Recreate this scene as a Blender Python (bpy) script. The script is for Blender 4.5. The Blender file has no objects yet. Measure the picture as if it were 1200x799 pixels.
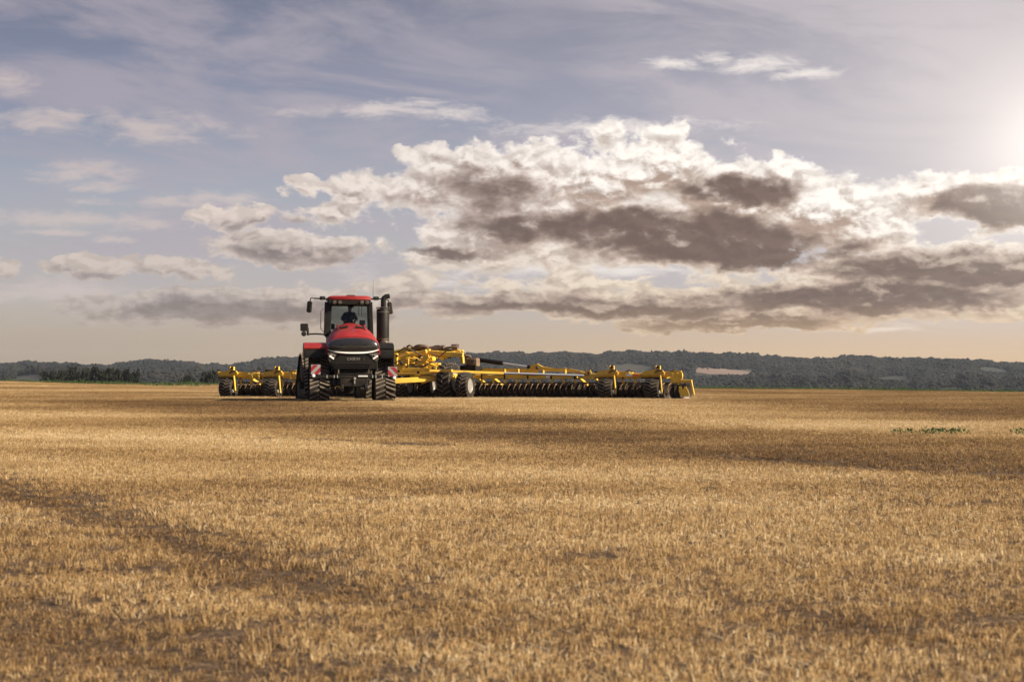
import bpy, bmesh, math, random
import numpy as np
from mathutils import Vector, Matrix, Euler

S = bpy.context.scene
COL = S.collection
R = math.radians
random.seed(7)
rng = np.random.default_rng(11)

# ------------------------------------------------------------------ camera
F = 2333.0            # focal length in photo pixels (1200 wide): a 70 mm lens
EYE = 445.0           # photo row of eye level
CZ = 1.75
cam_d = bpy.data.cameras.new('camera')
cam_d.sensor_width = 36.0
cam_d.lens = 36.0 * F / 1200.0
cam_d.clip_start = 0.1
cam_d.clip_end = 20000
cam = bpy.data.objects.new('camera', cam_d)
COL.objects.link(cam)
cam.location = (0, 0, CZ)
cam.rotation_euler = (R(90) + math.atan((EYE - 399.5) / F), 0, 0)
cam_d.dof.use_dof = True
cam_d.dof.focus_distance = 76.0
cam_d.dof.aperture_fstop = 3.4
S.camera = cam

# ------------------------------------------------------------------ light and exposure
SUN_AZ, SUN_EL = 107.0, 30.0      # clockwise from the view direction, from the right and behind the camera
S.view_settings.view_transform = 'Standard'
S.view_settings.look = 'None'
S.view_settings.exposure = 1.12
S.view_settings.gamma = 1.0
S.view_settings.use_curve_mapping = False
sd = bpy.data.lights.new('sun', 'SUN')
sd.energy = 5.0
sd.angle = R(0.6)
sd.color = (1.0, 0.87, 0.67)
sun = bpy.data.objects.new('sun', sd)
COL.objects.link(sun)
sun_dir = Vector((math.sin(R(SUN_AZ)) * math.cos(R(SUN_EL)), math.cos(R(SUN_AZ)) * math.cos(R(SUN_EL)), math.sin(R(SUN_EL))))
sun.rotation_euler = sun_dir.to_track_quat('Z', 'Y').to_euler()
sun.location = (30, -20, 40)

# ------------------------------------------------------------------ sky
def srgb(r, g, b, k=1.0):
    f = lambda c: ((c / 255 + 0.055) / 1.055) ** 2.4 if c > 10.3 else c / 255 / 12.92
    return (f(r) * k, f(g) * k, f(b) * k, 1.0)

def build_world():
    w = bpy.data.worlds.new('World')
    S.world = w
    w.use_nodes = True
    nt = w.node_tree
    nt.nodes.clear()
    K = 10.0 / 2 ** 1.12         # the background runs at strength 0.1, so colours below are scaled by 10

    def tools(tree):
        def N(t, **kw):
            n = tree.nodes.new(t)
            for k, v in kw.items():
                setattr(n, k, v)
            return n
        def put(sock, v):
            if isinstance(v, bpy.types.NodeSocket):
                tree.links.new(v, sock)
            elif v is not None:
                sock.default_value = v
        def M(op, a, b=None, c=None, clamp=False):
            n = N('ShaderNodeMath', operation=op, use_clamp=clamp)
            put(n.inputs[0], a); put(n.inputs[1], b)
            if c is not None: put(n.inputs[2], c)
            return n.outputs[0]
        def V(op, a, b=None, c=None):
            n = N('ShaderNodeVectorMath', operation=op)
            put(n.inputs[0], a)
            if b is not None: put(n.inputs[1], b)
            if c is not None: put(n.inputs[2], c)
            return n.outputs['Value'] if op in ('LENGTH', 'DOT_PRODUCT') else n.outputs['Vector']
        def noise(vec, scale, detail, rough=0.55, dist=0.0):
            n = N('ShaderNodeTexNoise')
            put(n.inputs['Vector'], vec)
            n.inputs['Scale'].default_value = scale
            n.inputs['Detail'].default_value = detail
            n.inputs['Roughness'].default_value = rough
            n.inputs['Distortion'].default_value = dist
            return n.outputs['Fac'] if 'Fac' in n.outputs else n.outputs[0]
        def ss(v, a, b):
            n = N('ShaderNodeMapRange', interpolation_type='SMOOTHSTEP')
            put(n.inputs['Value'], v)
            n.inputs['From Min'].default_value = a
            n.inputs['From Max'].default_value = b
            return n.outputs[0]
        def mix(f, a, b, mode='MIX'):
            n = N('ShaderNodeMix', data_type='RGBA', blend_type=mode)
            put(n.inputs['Factor'], f); put(n.inputs['A'], a) if False else None
            ins = [i for i in n.inputs if i.type == 'RGBA']
            put(ins[0], a); put(ins[1], b)
            return [o for o in n.outputs if o.type == 'RGBA'][0]
        def comb(x, y, z):
            n = N('ShaderNodeCombineXYZ')
            put(n.inputs[0], x); put(n.inputs[1], y); put(n.inputs[2], z)
            return n.outputs[0]
        def sep(v):
            n = N('ShaderNodeSeparateXYZ'); put(n.inputs[0], v)
            return n.outputs
        return N, put, M, V, noise, ss, mix, comb, sep

    # cloud clusters: direction-space ellipses, 1 unit = 2.456 degrees  (centre, radii, weight, tilt by shear)
    def E(px, py, rx, ry, w=1.0):
        return ((px - 600) / 100, (EYE - py) / 100, rx / 100, ry / 100, w)
    COVER = [
        E(560, 212, 125, 52, 1.0), E(495, 225, 60, 40, .6), E(620, 262, 160, 52, .95), E(700, 220, 110, 62, .85), E(765, 205, 105, 55, 1.0),
        E(850, 232, 120, 62, 1.0), E(950, 255, 85, 60, .95), E(815, 285, 175, 48, 1.1), E(590, 305, 120, 24, .5),
        E(1000, 285, 110, 40, .7), E(1172, 247, 115, 36, 1.15), E(1088, 232, 62, 28, .8), E(1140, 318, 250, 34, 1.15), E(1010, 350, 250, 34, 1.0),
        E(1400, 290, 190, 60, .9), E(1620, 250, 160, 45, .8), E(-260, 280, 190, 40, .8), E(-560, 240, 190, 45, .8),
        E(700, 357, 380, 20, .85), E(300, 362, 220, 28, .85), E(850, 378, 170, 13, .95), E(640, 330, 240, 12, .4),
        E(340, 292, 100, 22, .95), E(288, 258, 60, 16, .8), E(349, 222, 34, 15, .8), E(408, 226, 34, 24, .65), E(388, 250, 60, 18, .6),
        E(125, 319, 75, 13, .85),
        E(210, 319, 70, 17, .8), E(12, 318, 34, 12, .9), E(465, 183, 22, 9, .7),
        E(975, 385, 60, 6, .5),
    ]
    WISP = [E(885, 80, 62, 16), E(845, 72, 40, 11), E(792, 79, 42, 11), E(935, 92, 70, 10), E(10, 108, 60, 20), E(180, 152, 130, 26), E(60, 150, 90, 22), E(110, 205, 80, 15), E(118, 224, 55, 11), E(121, 241, 38, 8),
            E(70, 261, 180, 14), E(190, 266, 70, 10), E(70, 277, 60, 6), E(142, 286, 34, 6), E(205, 238, 40, 9), E(80, 345, 150, 18), E(250, 235, 70, 14), E(460, 130, 160, 14), E(700, 150, 200, 12), E(640, 315, 260, 14), E(1000, 385, 120, 7), E(560, 330, 200, 12),
            E(-150, 150, 150, 20), E(1350, 110, 160, 22), E(-200, 230, 160, 14), E(1500, 200, 160, 14)]
    DARK = [
        E(815, 284, 140, 34, 1.35), E(722, 262, 95, 24, 1.0), E(885, 304, 80, 20, 1.15), E(858, 224, 80, 20, 1.0), E(610, 264, 105, 18, .85),
        E(575, 225, 70, 30, .45), E(1172, 249, 92, 28, 1.5), E(1150, 318, 215, 25, 1.35), E(1000, 350, 210, 18, 1.3), E(985, 295, 70, 14, .5),
        E(700, 359, 330, 14, .85), E(300, 366, 200, 20, .9), E(850, 379, 150, 10, 1.1), E(345, 296, 90, 16, .5), E(310, 262, 50, 10, .35),
        E(520, 298, 60, 8, .7), E(1400, 290, 160, 45, 1.1), E(1620, 250, 120, 30, .9), E(-260, 285, 150, 25, .6), E(-560, 245, 150, 28, .6),
    ]

    def make_mask(name, lst):
        g = bpy.data.node_groups.new(name, 'ShaderNodeTree')
        g.interface.new_socket('P', in_out='INPUT', socket_type='NodeSocketVector')
        g.interface.new_socket('Mask', in_out='OUTPUT', socket_type='NodeSocketFloat')
        N, put, M, V, noise, ss, mix, comb, sep = tools(g)
        gi = N('NodeGroupInput'); go = N('NodeGroupOutput')
        cur = None
        for cx, cy, rx, ry, wt in lst:
            q = V('MULTIPLY_ADD', gi.outputs[0], (1 / rx, 1 / ry, 0), (-cx / rx, -cy / ry, 0))
            l = V('LENGTH', q)
            m = M('MULTIPLY_ADD', l, -wt, wt)
            cur = m if cur is None else M('SMOOTH_MAX', cur, m, 0.25)
        put(go.inputs[0], M('MAXIMUM', M('MINIMUM', cur, M('MULTIPLY', cur, 1.9)), -1.2))
        return g
    gc = make_mask('cloud_cover', COVER)
    gd = make_mask('cloud_core', DARK)
    gw = make_mask('cloud_wisp', WISP)

    N, put, M, V, noise, ss, mix, comb, sep = tools(nt)
    tc = N('ShaderNodeTexCoord')
    d = V('NORMALIZE', tc.outputs['Generated'])
    dx, dy, dz = sep(d)
    az = M('ARCTAN2', dx, dy)
    el = M('ARCSINE', dz)
    ax = M('MULTIPLY', az, F / 100)
    ey = M('MULTIPLY', el, F / 100)
    P = comb(ax, ey, 0.0)
    D3 = V('MULTIPLY', d, (F / 100, F / 100, F / 100))
    Dst = V('MULTIPLY', d, (F / 100, F / 100, 2.6 * F / 100))       # flattened cells
    # cells flatten towards the horizon, where one looks along the cloud layers
    hh = M('ADD', ey, M('MULTIPLY', M('LOGARITHM', M('ADD', M('MAXIMUM', ey, 0.0), .3), math.e), 1.3))
    sx_, sy_, sz_ = sep(D3)
    Q3 = comb(sx_, sy_, hh)
    # domain warp
    w1 = M('SUBTRACT', noise(D3, 1.1, 4, .6), 0.5)
    w2 = M('SUBTRACT', noise(V('ADD', D3, (31.7, 5.2, 9.1)), 1.1, 4, .6), 0.5)
    w3 = M('SUBTRACT', noise(Q3, 4.2, 4, .62), 0.5)
    w4 = M('SUBTRACT', noise(V('ADD', Q3, (11.7, 2.2, 19.1)), 4.2, 4, .62), 0.5)
    Pw = V('ADD', P, comb(M('ADD', M('MULTIPLY', w1, .9), M('MULTIPLY', w3, .34)), M('ADD', M('MULTIPLY', w2, .34), M('MULTIPLY', w4, .22)), 0.0))

    # base: Nishita seen through a thin veil
    sky = N('ShaderNodeTexSky', sky_type='NISHITA')
    sky.sun_disc = False
    sky.sun_elevation = R(SUN_EL)
    sky.sun_rotation = R(SUN_AZ)
    sky.air_density = 1.0; sky.dust_density = 1.5; sky.ozone_density = 1.5
    veil = N('ShaderNodeValToRGB')
    put(veil.inputs[0], M('DIVIDE', ey, 8.0, clamp=True))
    cr = veil.color_ramp
    stops = [(0.0, srgb(178, 162, 146)), (.06, srgb(184, 170, 156)), (.16, srgb(176, 170, 170)), (.28, srgb(154, 157, 171)), (.40, srgb(124, 128, 152)), (.56, srgb(90, 94, 120)), (1.0, srgb(80, 90, 122))]
    while len(cr.elements) < len(stops): cr.elements.new(.5)
    for e_, (p_, c_) in zip(cr.elements, stops):
        e_.position = p_; e_.color = c_
    vl = V('SCALE', veil.outputs[0]); 
    vl.node.inputs['Scale'].default_value = K
    base = mix(M('SUBTRACT', .92, M('MULTIPLY', ss(ey, 4.0, 20.0), .5)), sky.outputs[0], vl)

    # bright direction low on the right, where the sun stands behind thin cloud
    gv = V('MULTIPLY_ADD', P, (1.0, 1.15, 0), (-6.35, -2.62 * 1.15, 0))
    gr = V('LENGTH', gv)
    g_in = M('EXPONENT', M('MULTIPLY', M('POWER', gr, 2.0), -1.3))
    g_mid = M('EXPONENT', M('MULTIPLY', gr, -.95))
    g_out = M('EXPONENT', M('MULTIPLY', gr, -.27))
    glow = V('SCALE', srgb(255, 247, 236)[:3]); put(glow.node.inputs['Scale'], M('MULTIPLY', g_in, .28 * K))
    base = mix(M('MULTIPLY', g_out, 1.0, clamp=True), base, tuple(c * K for c in srgb(222, 211, 211)[:3]) + (1,))
    base = mix(M('MULTIPLY', g_mid, 1.0, clamp=True), base, tuple(c * K for c in srgb(252, 243, 234)[:3]) + (1,))

    # cirrus veil: long thin streaks
    Dc = V('MULTIPLY', D3, (.42, .42, 1.7))
    Dc = V('ADD', Dc, comb(0.0, 0.0, M('MULTIPLY', ax, .22)))
    ci = noise(Dc, .9, 8, .62, .5)
    ci2 = noise(V('ADD', D3, (8.0, 3.0, 1.0)), .28, 3, .5)
    cf = M('MULTIPLY', ss(ci, .38, .62), ss(ci2, .20, .52))
    cf = M('MULTIPLY', cf, ss(ey, .4, 2.0))
    cirr = mix(g_out, tuple(c * K for c in srgb(172, 163, 174)[:3]) + (1,), tuple(c * K for c in srgb(246, 236, 232)[:3]) + (1,))
    base = mix(M('MULTIPLY', cf, .66), base, cirr)

    # thin wisps and flat streaks
    def grp(g, p):
        n = N('ShaderNodeGroup'); n.node_tree = g; put(n.inputs[0], p); return n.outputs[0]
    Pv = V('ADD', P, comb(M('MULTIPLY', w1, .7), M('ADD', M('MULTIPLY', w2, .20), M('MULTIPLY', w4, .12)), 0.0))
    wn = noise(V('MULTIPLY', Q3, (1.0, 1.0, 2.4)), 1.7, 8, .66, .5)
    wsp = ss(M('ADD', M('MULTIPLY', grp(gw, Pv), .55), M('MULTIPLY', M('SUBTRACT', wn, .5), 1.5)), .02, .62)
    wcol = mix(ss(ax, -4.5, 2.5), tuple(c * K for c in srgb(206, 192, 188)[:3]) + (1,), tuple(c * K for c in srgb(252, 242, 234)[:3]) + (1,))
    base = mix(M('MULTIPLY', wsp, .80), base, wcol)
    # cumulus
    def grp(g, p):
        n = N('ShaderNodeGroup'); n.node_tree = g; put(n.inputs[0], p); return n.outputs[0]
    cov = grp(gc, Pw)
    drk = grp(gd, Pw)
    n1 = noise(Q3, 1.9, 8, .57, .25)
    n1s = M('SUBTRACT', n1, .5)
    n2 = noise(V('MULTIPLY', V('ADD', Q3, (3.1, 17.0, 4.4)), (1.0, 1.0, 1.5)), 1.7, 8, .60, .3)
    n2s = M('SUBTRACT', n2, .5)
    # away from the mapped clusters scattered clouds go on the same way round the sky
    far = M('MULTIPLY', ss(M('ABSOLUTE', ax), 9.0, 14.0), M('SUBTRACT', 1.0, ss(ey, 3.0, 5.0)))
    farn = M('MULTIPLY_ADD', noise(Dst, .35, 3, .5), 3.4, -1.85)
    cov = M('MAXIMUM', cov, M('MULTIPLY_ADD', far, 2.0, M('SUBTRACT', farn, 2.0)))
    den = M('ADD', M('MULTIPLY', cov, .85), M('MULTIPLY', n1s, 1.75))
    den = M('ADD', den, .03)
    # the same field a little nearer the sun and higher: how much cloud the light has come through
    sh = (.05, .02, .13)
    n1b = M('SUBTRACT', noise(V('ADD', Q3, sh), 1.9, 6, .57, .25), .5)
    covb = grp(gc, V('ADD', Pw, (.06, .13, 0)))
    denb = M('ADD', M('MULTIPLY', covb, .85), M('MULTIPLY_ADD', n1b, 1.75, .03))
    n3 = noise(Q3, 3.6, 5, .55, .4)
    n3b = noise(V('ADD', Q3, (.05, .02, .11)), 3.6, 5, .55, .4)
    rim = ss(M('ADD', M('SUBTRACT', den, denb), M('MULTIPLY', M('SUBTRACT', n3, n3b), 1.3)), -.20, .34)
    alpha = ss(den, -.01, .20)
    edge = ss(M('SUBTRACT', den, denb), .05, .55)
    soft = ss(M('ADD', M('ADD', drk, M('MULTIPLY', n2s, 1.25)), M('ADD', M('MULTIPLY', n1s, .55), M('MULTIPLY', M('SUBTRACT', den, .35), .25))), -.42, .78)
    core = M('MULTIPLY', soft, M('MULTIPLY_ADD', edge, -.55, 1.0))
    thick = ss(den, .0, .62)
    near_sun = M('MULTIPLY_ADD', ss(ax, -4.5, 2.5), .85, 0.0)
    bright = mix(near_sun, tuple(c * K for c in srgb(214, 199, 189)[:3]) + (1,), tuple(c * K * 1.12 for c in srgb(255, 247, 238)[:3]) + (1,))
    mid = mix(near_sun, tuple(c * K for c in srgb(166, 153, 150)[:3]) + (1,), tuple(c * K for c in srgb(188, 161, 141)[:3]) + (1,))
    dkc = mix(ss(ax, -4.0, 1.0), tuple(c * K for c in srgb(138, 127, 124)[:3]) + (1,), tuple(c * K for c in srgb(108, 86, 75)[:3]) + (1,))
    bright = mix(M('MULTIPLY', M('SUBTRACT', 1.0, ss(ey, .8, 2.0)), .85), bright, mix(near_sun, tuple(c * K for c in srgb(186, 174, 166)[:3]) + (1,), tuple(c * K for c in srgb(230, 206, 172)[:3]) + (1,)))
    cc = mix(M('MULTIPLY', thick, M('SUBTRACT', 1.0, rim)), bright, mid)
    cc = mix(M('MULTIPLY', ss(core, 0.05, .55), .70), cc, mid)
    cc = mix(M('MULTIPLY', ss(core, .25, .95), .95), cc, dkc)
    bil = M('MULTIPLY_ADD', ss(M('SUBTRACT', n3, n3b), -.10, .10), .20, .90)
    sc_n = V('SCALE', cc); put(sc_n.node.inputs['Scale'], bil); cc = sc_n
    # light from behind leaks through close to the bright place
    cc = mix(M('MULTIPLY', M('EXPONENT', M('MULTIPLY', gr, -1.1)), .55), cc, tuple(c * K for c in srgb(255, 240, 224)[:3]) + (1,))
    out = mix(M('MULTIPLY', alpha, .96), base, cc)
    out = V('ADD', out, glow)
    # warm low haze band just above the horizon
    hz = M('SUBTRACT', 1.0, ss(ey, .0, 1.0))
    hcol = mix(ss(ax, -6.0, 5.0), tuple(c * K for c in srgb(170, 149, 122)[:3]) + (1,), tuple(c * K for c in srgb(226, 184, 126)[:3]) + (1,))
    out = mix(M('MULTIPLY', hz, .9), out, hcol)
    bg = N('ShaderNodeBackground')
    put(bg.inputs[0], out); bg.inputs[1].default_value = 0.1
    o = N('ShaderNodeOutputWorld')
    nt.links.new(bg.outputs[0], o.inputs[0])
    w.cycles.sampling_method = 'MANUAL'
    w.cycles.sample_map_resolution = 512
build_world()

S.render.engine = 'CYCLES'
S.cycles.use_denoising = True
S.cycles.max_bounces = 6
S.cycles.diffuse_bounces = 3
S.cycles.glossy_bounces = 3
S.cycles.transparent_max_bounces = 8
S.cycles.volume_bounces = 0
S.cycles.sample_clamp_indirect = 4.0

# ------------------------------------------------------------------ helpers
def link(o, parent=None):
    COL.objects.link(o)
    if parent is not None:
        o.parent = parent
    return o

def tag(o, label=None, cat=None, group=None, kind=None):
    if label: o['label'] = label
    if cat: o['category'] = cat
    if group: o['group'] = group
    if kind: o['kind'] = kind
    return o

def empty(name, loc=(0, 0, 0), rz=0.0):
    o = bpy.data.objects.new(name, None)
    o.empty_display_size = 0.3
    o.location = loc
    o.rotation_euler = (0, 0, rz)
    return link(o)

class MB:
    """collects shapes; build() links them as one mesh object"""
    def __init__(self):
        self.v = []; self.f = []; self.m = Matrix.Identity(4)
    def add(self, vs, fs):
        n = len(self.v)
        self.v += [tuple(self.m @ Vector(p)) for p in vs]
        self.f += [tuple(i + n for i in f) for f in fs]
        return self
    def box(self, c, s, b=None, rot=None):
        hx, hy, hz = s[0] / 2, s[1] / 2, s[2] / 2
        if b is None: b = min(hx, hy, hz) * 0.22
        vs, idx = [], {}
        for sx in (-1, 1):
            for sy in (-1, 1):
                for sz in (-1, 1):
                    for k in range(3):
                        p = [sx * (hx - b), sy * (hy - b), sz * (hz - b)]
                        p[k] = (sx * hx, sy * hy, sz * hz)[k]
                        idx[(sx, sy, sz, k)] = len(vs); vs.append(p)
        fs = []
        g = lambda *a: idx[a]
        for s_ in (-1, 1):
            fs.append([g(s_, -1, -1, 0), g(s_, 1, -1, 0), g(s_, 1, 1, 0), g(s_, -1, 1, 0)][::s_])
            fs.append([g(-1, s_, -1, 1), g(-1, s_, 1, 1), g(1, s_, 1, 1), g(1, s_, -1, 1)][::s_])
            fs.append([g(-1, -1, s_, 2), g(1, -1, s_, 2), g(1, 1, s_, 2), g(-1, 1, s_, 2)][::s_])
        for a in (-1, 1):
            for c_ in (-1, 1):
                fs.append([g(a, c_, -1, 0), g(a, c_, 1, 0), g(a, c_, 1, 1), g(a, c_, -1, 1)][::-a * c_])
                fs.append([g(a, -1, c_, 0), g(a, 1, c_, 0), g(a, 1, c_, 2), g(a, -1, c_, 2)][::a * c_])
                fs.append([g(-1, a, c_, 1), g(1, a, c_, 1), g(1, a, c_, 2), g(-1, a, c_, 2)][::-a * c_])
        for sx in (-1, 1):
            for sy in (-1, 1):
                for sz in (-1, 1):
                    fs.append([g(sx, sy, sz, 0), g(sx, sy, sz, 1), g(sx, sy, sz, 2)][::sx * sy * sz])
        M3 = Matrix.Translation(Vector(c)) @ (rot.to_4x4() if rot is not None else Matrix.Identity(4))
        return self.add([tuple(M3 @ Vector(p)) for p in vs], fs)
    def beam(self, p0, p1, w, h=None, b=None, up=(0, 0, 1)):
        h = h or w
        p0, p1 = Vector(p0), Vector(p1)
        d = p1 - p0; L = d.length; x = d.normalized()
        u = Vector(up)
        if abs(x.dot(u)) > .98: u = Vector((0, 1, 0))
        y = u.cross(x).normalized(); z = x.cross(y)
        rot = Matrix((x, y, z)).transposed()
        return self.box((p0 + p1) / 2, (L, w, h), b if b is not None else min(w, h) * .12, rot)
    def tube(self, pts, r, n=8, cap=True):
        pts = [Vector(p) for p in pts]
        rs = r if isinstance(r, (list, tuple)) else [r] * len(pts)
        vs, fs = [], []
        ref = None
        for i, p in enumerate(pts):
            t = (pts[min(i + 1, len(pts) - 1)] - pts[max(i - 1, 0)]).normalized()
            if ref is None:
                ref = Vector((0, 0, 1)) if abs(t.z) < .9 else Vector((1, 0, 0))
            a = t.cross(ref).normalized(); b_ = a.cross(t).normalized(); ref = b_
            for k in range(n):
                q = 2 * math.pi * k / n
                vs.append(p + (a * math.cos(q) + b_ * math.sin(q)) * rs[i])
        for i in range(len(pts) - 1):
            for k in range(n):
                k2 = (k + 1) % n
                fs.append((i * n + k, i * n + k2, (i + 1) * n + k2, (i + 1) * n + k))
        if cap:
            fs.append(tuple(range(n))[::-1]); m = (len(pts) - 1) * n
            fs.append(tuple(range(m, m + n)))
        return self.add([tuple(v) for v in vs], fs)
    def lathe(self, prof, c=(0, 0, 0), axis='x', n=24, close=False):
        """prof: (radius, along)"""
        vs, fs = [], []
        for r, a in prof:
            for k in range(n):
                q = 2 * math.pi * k / n
                u, w = r * math.cos(q), r * math.sin(q)
                p = {'x': (a, u, w), 'y': (w, a, u), 'z': (u, w, a)}[axis]
                vs.append((p[0] + c[0], p[1] + c[1], p[2] + c[2]))
        m = len(prof)
        for i in range(m if close else m - 1):
            i2 = (i + 1) % m
            for k in range(n):
                k2 = (k + 1) % n
                fs.append((i * n + k, i * n + k2, i2 * n + k2, i2 * n + k))
        if not close:
            fs.append(tuple(range(n))[::-1]); fs.append(tuple((m - 1) * n + k for k in range(n)))
        return self.add(vs, fs)
    def prism(self, poly, a0, a1, plane='xz'):
        """poly in the plane, extruded from a0 to a1 along the remaining axis"""
        n = len(poly); vs = []
        for a in (a0, a1):
            for p in poly:
                vs.append({'xz': (p[0], a, p[1]), 'yz': (a, p[0], p[1]), 'xy': (p[0], p[1], a)}[plane])
        fs = [tuple(range(n)), tuple(range(n, 2 * n))[::-1]]
        for i in range(n):
            j = (i + 1) % n
            fs.append((i, i + n, j + n, j))
        return self.add(vs, fs)
    def build(self, name, mat, parent=None, smooth=35, matrix=None, fix=True):
        me = bpy.data.meshes.new(name)
        me.from_pydata(self.v, [], self.f)
        if fix:
            bm = bmesh.new(); bm.from_mesh(me)
            bmesh.ops.recalc_face_normals(bm, faces=bm.faces)
            bm.to_mesh(me); bm.free()
        if smooth:
            for p in me.polygons: p.use_smooth = True
            me.set_sharp_from_angle(angle=R(smooth))
        me.materials.append(mat)
        o = bpy.data.objects.new(name, me)
        link(o, parent)
        if matrix is not None: o.matrix_local = matrix
        return o

def one(shape, name, mat, parent=None, **kw):
    """one-shape part: shape is a function that fills an MB"""
    m = MB(); shape(m)
    return m.build(name, mat, parent, **kw)

def copy_tree(o, parent=None, kids=None):
    c = o.copy(); COL.objects.link(c)
    if parent is not None: c.parent = parent
    for ch in (kids or KIDS).get(o.name, []):
        copy_tree(ch, c, kids)
    return c
KIDS = {}

# ------------------------------------------------------------------ materials
def material(name, col, rough=.5, metal=0.0, var=.0, scale=4.0, col2=None, dust=0.0, bump=0.0, coat=0.0, spec=.5):
    m = bpy.data.materials.new(name); m.use_nodes = True
    nt = m.node_tree; b = nt.nodes['Principled BSDF']
    b.inputs['Roughness'].default_value = rough
    b.inputs['Metallic'].default_value = metal
    b.inputs['Specular IOR Level'].default_value = spec
    if coat: b.inputs['Coat Weight'].default_value = coat; b.inputs['Coat Roughness'].default_value = .12
    tc = nt.nodes.new('ShaderNodeTexCoord')
    def noise(sc, det):
        n = nt.nodes.new('ShaderNodeTexNoise'); n.inputs['Scale'].default_value = sc; n.inputs['Detail'].default_value = det
        nt.links.new(tc.outputs['Object'], n.inputs['Vector']); return n.outputs[0]
    def mixc(f, a, bb, sub=None):
        n = nt.nodes.new('ShaderNodeMix'); n.data_type = 'RGBA'
        ins = [i for i in n.inputs if i.type == 'RGBA']
        if isinstance(f, float): n.inputs[0].default_value = f
        else: nt.links.new(f, n.inputs[0])
        for s_, v in zip(ins, (a, bb)):
            if isinstance(v, tuple): s_.default_value = v
            else: nt.links.new(v, s_)
        return [q for q in n.outputs if q.type == 'RGBA'][0]
    def rng_(v, a, bb, lo, hi):
        n = nt.nodes.new('ShaderNodeMapRange'); n.interpolation_type = 'SMOOTHSTEP'
        nt.links.new(v, n.inputs[0])
        for i, q in zip((1, 2, 3, 4), (a, bb, lo, hi)): n.inputs[i].default_value = q
        return n.outputs[0]
    c = tuple(col) + (1.0,)
    c2 = tuple(col2) + (1.0,) if col2 else tuple(x * (1 - var) for x in col) + (1.0,)
    cur = mixc(rng_(noise(scale, 5), .35, .65, 0, 1), c, c2)
    if dust:
        cur = mixc(rng_(noise(scale * .6, 8), .40, .72, dust * .25, dust), cur, (.30, .21, .13, 1))
    nt.links.new(cur, b.inputs['Base Color'])
    if dust:
        nt.links.new(rng_(noise(scale * 1.7, 6), .3, .7, rough, min(1, rough + .35 * dust + .1)), b.inputs['Roughness'])
    if bump:
        bp = nt.nodes.new('ShaderNodeBump'); bp.inputs['Strength'].default_value = bump; bp.inputs['Distance'].default_value = .02
        nt.links.new(noise(scale * 6, 6), bp.inputs['Height']); nt.links.new(bp.outputs[0], b.inputs['Normal'])
    return m

def pos_material(name, stops, rough=.9, attr=None, inst=None, scale=.35, stretch=(1, 1, 1), trans=0.0, second=None):
    """colour from world position noise, plus a per-vertex attribute"""
    m = bpy.data.materials.new(name); m.use_nodes = True
    nt = m.node_tree; b = nt.nodes['Principled BSDF']
    b.inputs['Roughness'].default_value = rough; b.inputs['Specular IOR Level'].default_value = .25
    g = nt.nodes.new('ShaderNodeNewGeometry')
    mp = nt.nodes.new('ShaderNodeMapping'); nt.links.new(g.outputs['Position'], mp.inputs[0]); mp.inputs['Scale'].default_value = stretch
    n = nt.nodes.new('ShaderNodeTexNoise'); n.inputs['Scale'].default_value = scale; n.inputs['Detail'].default_value = 6; n.inputs['Roughness'].default_value = .6
    nt.links.new(mp.outputs[0], n.inputs['Vector'])
    val = n.outputs[0]
    if attr:
        a = nt.nodes.new('ShaderNodeAttribute'); a.attribute_name = attr
        s_ = nt.nodes.new('ShaderNodeMath'); s_.operation = 'MULTIPLY_ADD'
        nt.links.new(a.outputs['Fac'], s_.inputs[0]); s_.inputs[1].default_value = .75
        h = nt.nodes.new('ShaderNodeMath'); h.operation = 'MULTIPLY_ADD'
        nt.links.new(val, h.inputs[0]); h.inputs[1].default_value = 1.1; h.inputs[2].default_value = -.42
        nt.links.new(h.outputs[0], s_.inputs[2]); val = s_.outputs[0]
    if inst:
        a = nt.nodes.new('ShaderNodeAttribute'); a.attribute_type = 'INSTANCER'; a.attribute_name = inst
        s_ = nt.nodes.new('ShaderNodeMath'); s_.operation = 'MULTIPLY_ADD'
        nt.links.new(a.outputs['Fac'], s_.inputs[0]); s_.inputs[1].default_value = -.24; nt.links.new(val, s_.inputs[2]); val = s_.outputs[0]
    cr = nt.nodes.new('ShaderNodeValToRGB'); nt.links.new(val, cr.inputs[0])
    while len(cr.color_ramp.elements) < len(stops): cr.color_ramp.elements.new(.5)
    for e, (p, c) in zip(cr.color_ramp.elements, stops):
        e.position = p; e.color = tuple(c) + (1,)
    nt.links.new(cr.outputs[0], b.inputs['Base Color'])
    if trans:
        t = nt.nodes.new('ShaderNodeBsdfTranslucent'); nt.links.new(cr.outputs[0], t.inputs[0])
        mx = nt.nodes.new('ShaderNodeMixShader'); mx.inputs[0].default_value = trans
        nt.links.new(b.outputs[0], mx.inputs[1]); nt.links.new(t.outputs[0], mx.inputs[2])
        nt.links.new(mx.outputs[0], nt.nodes['Material Output'].inputs[0])
    return m

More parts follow.
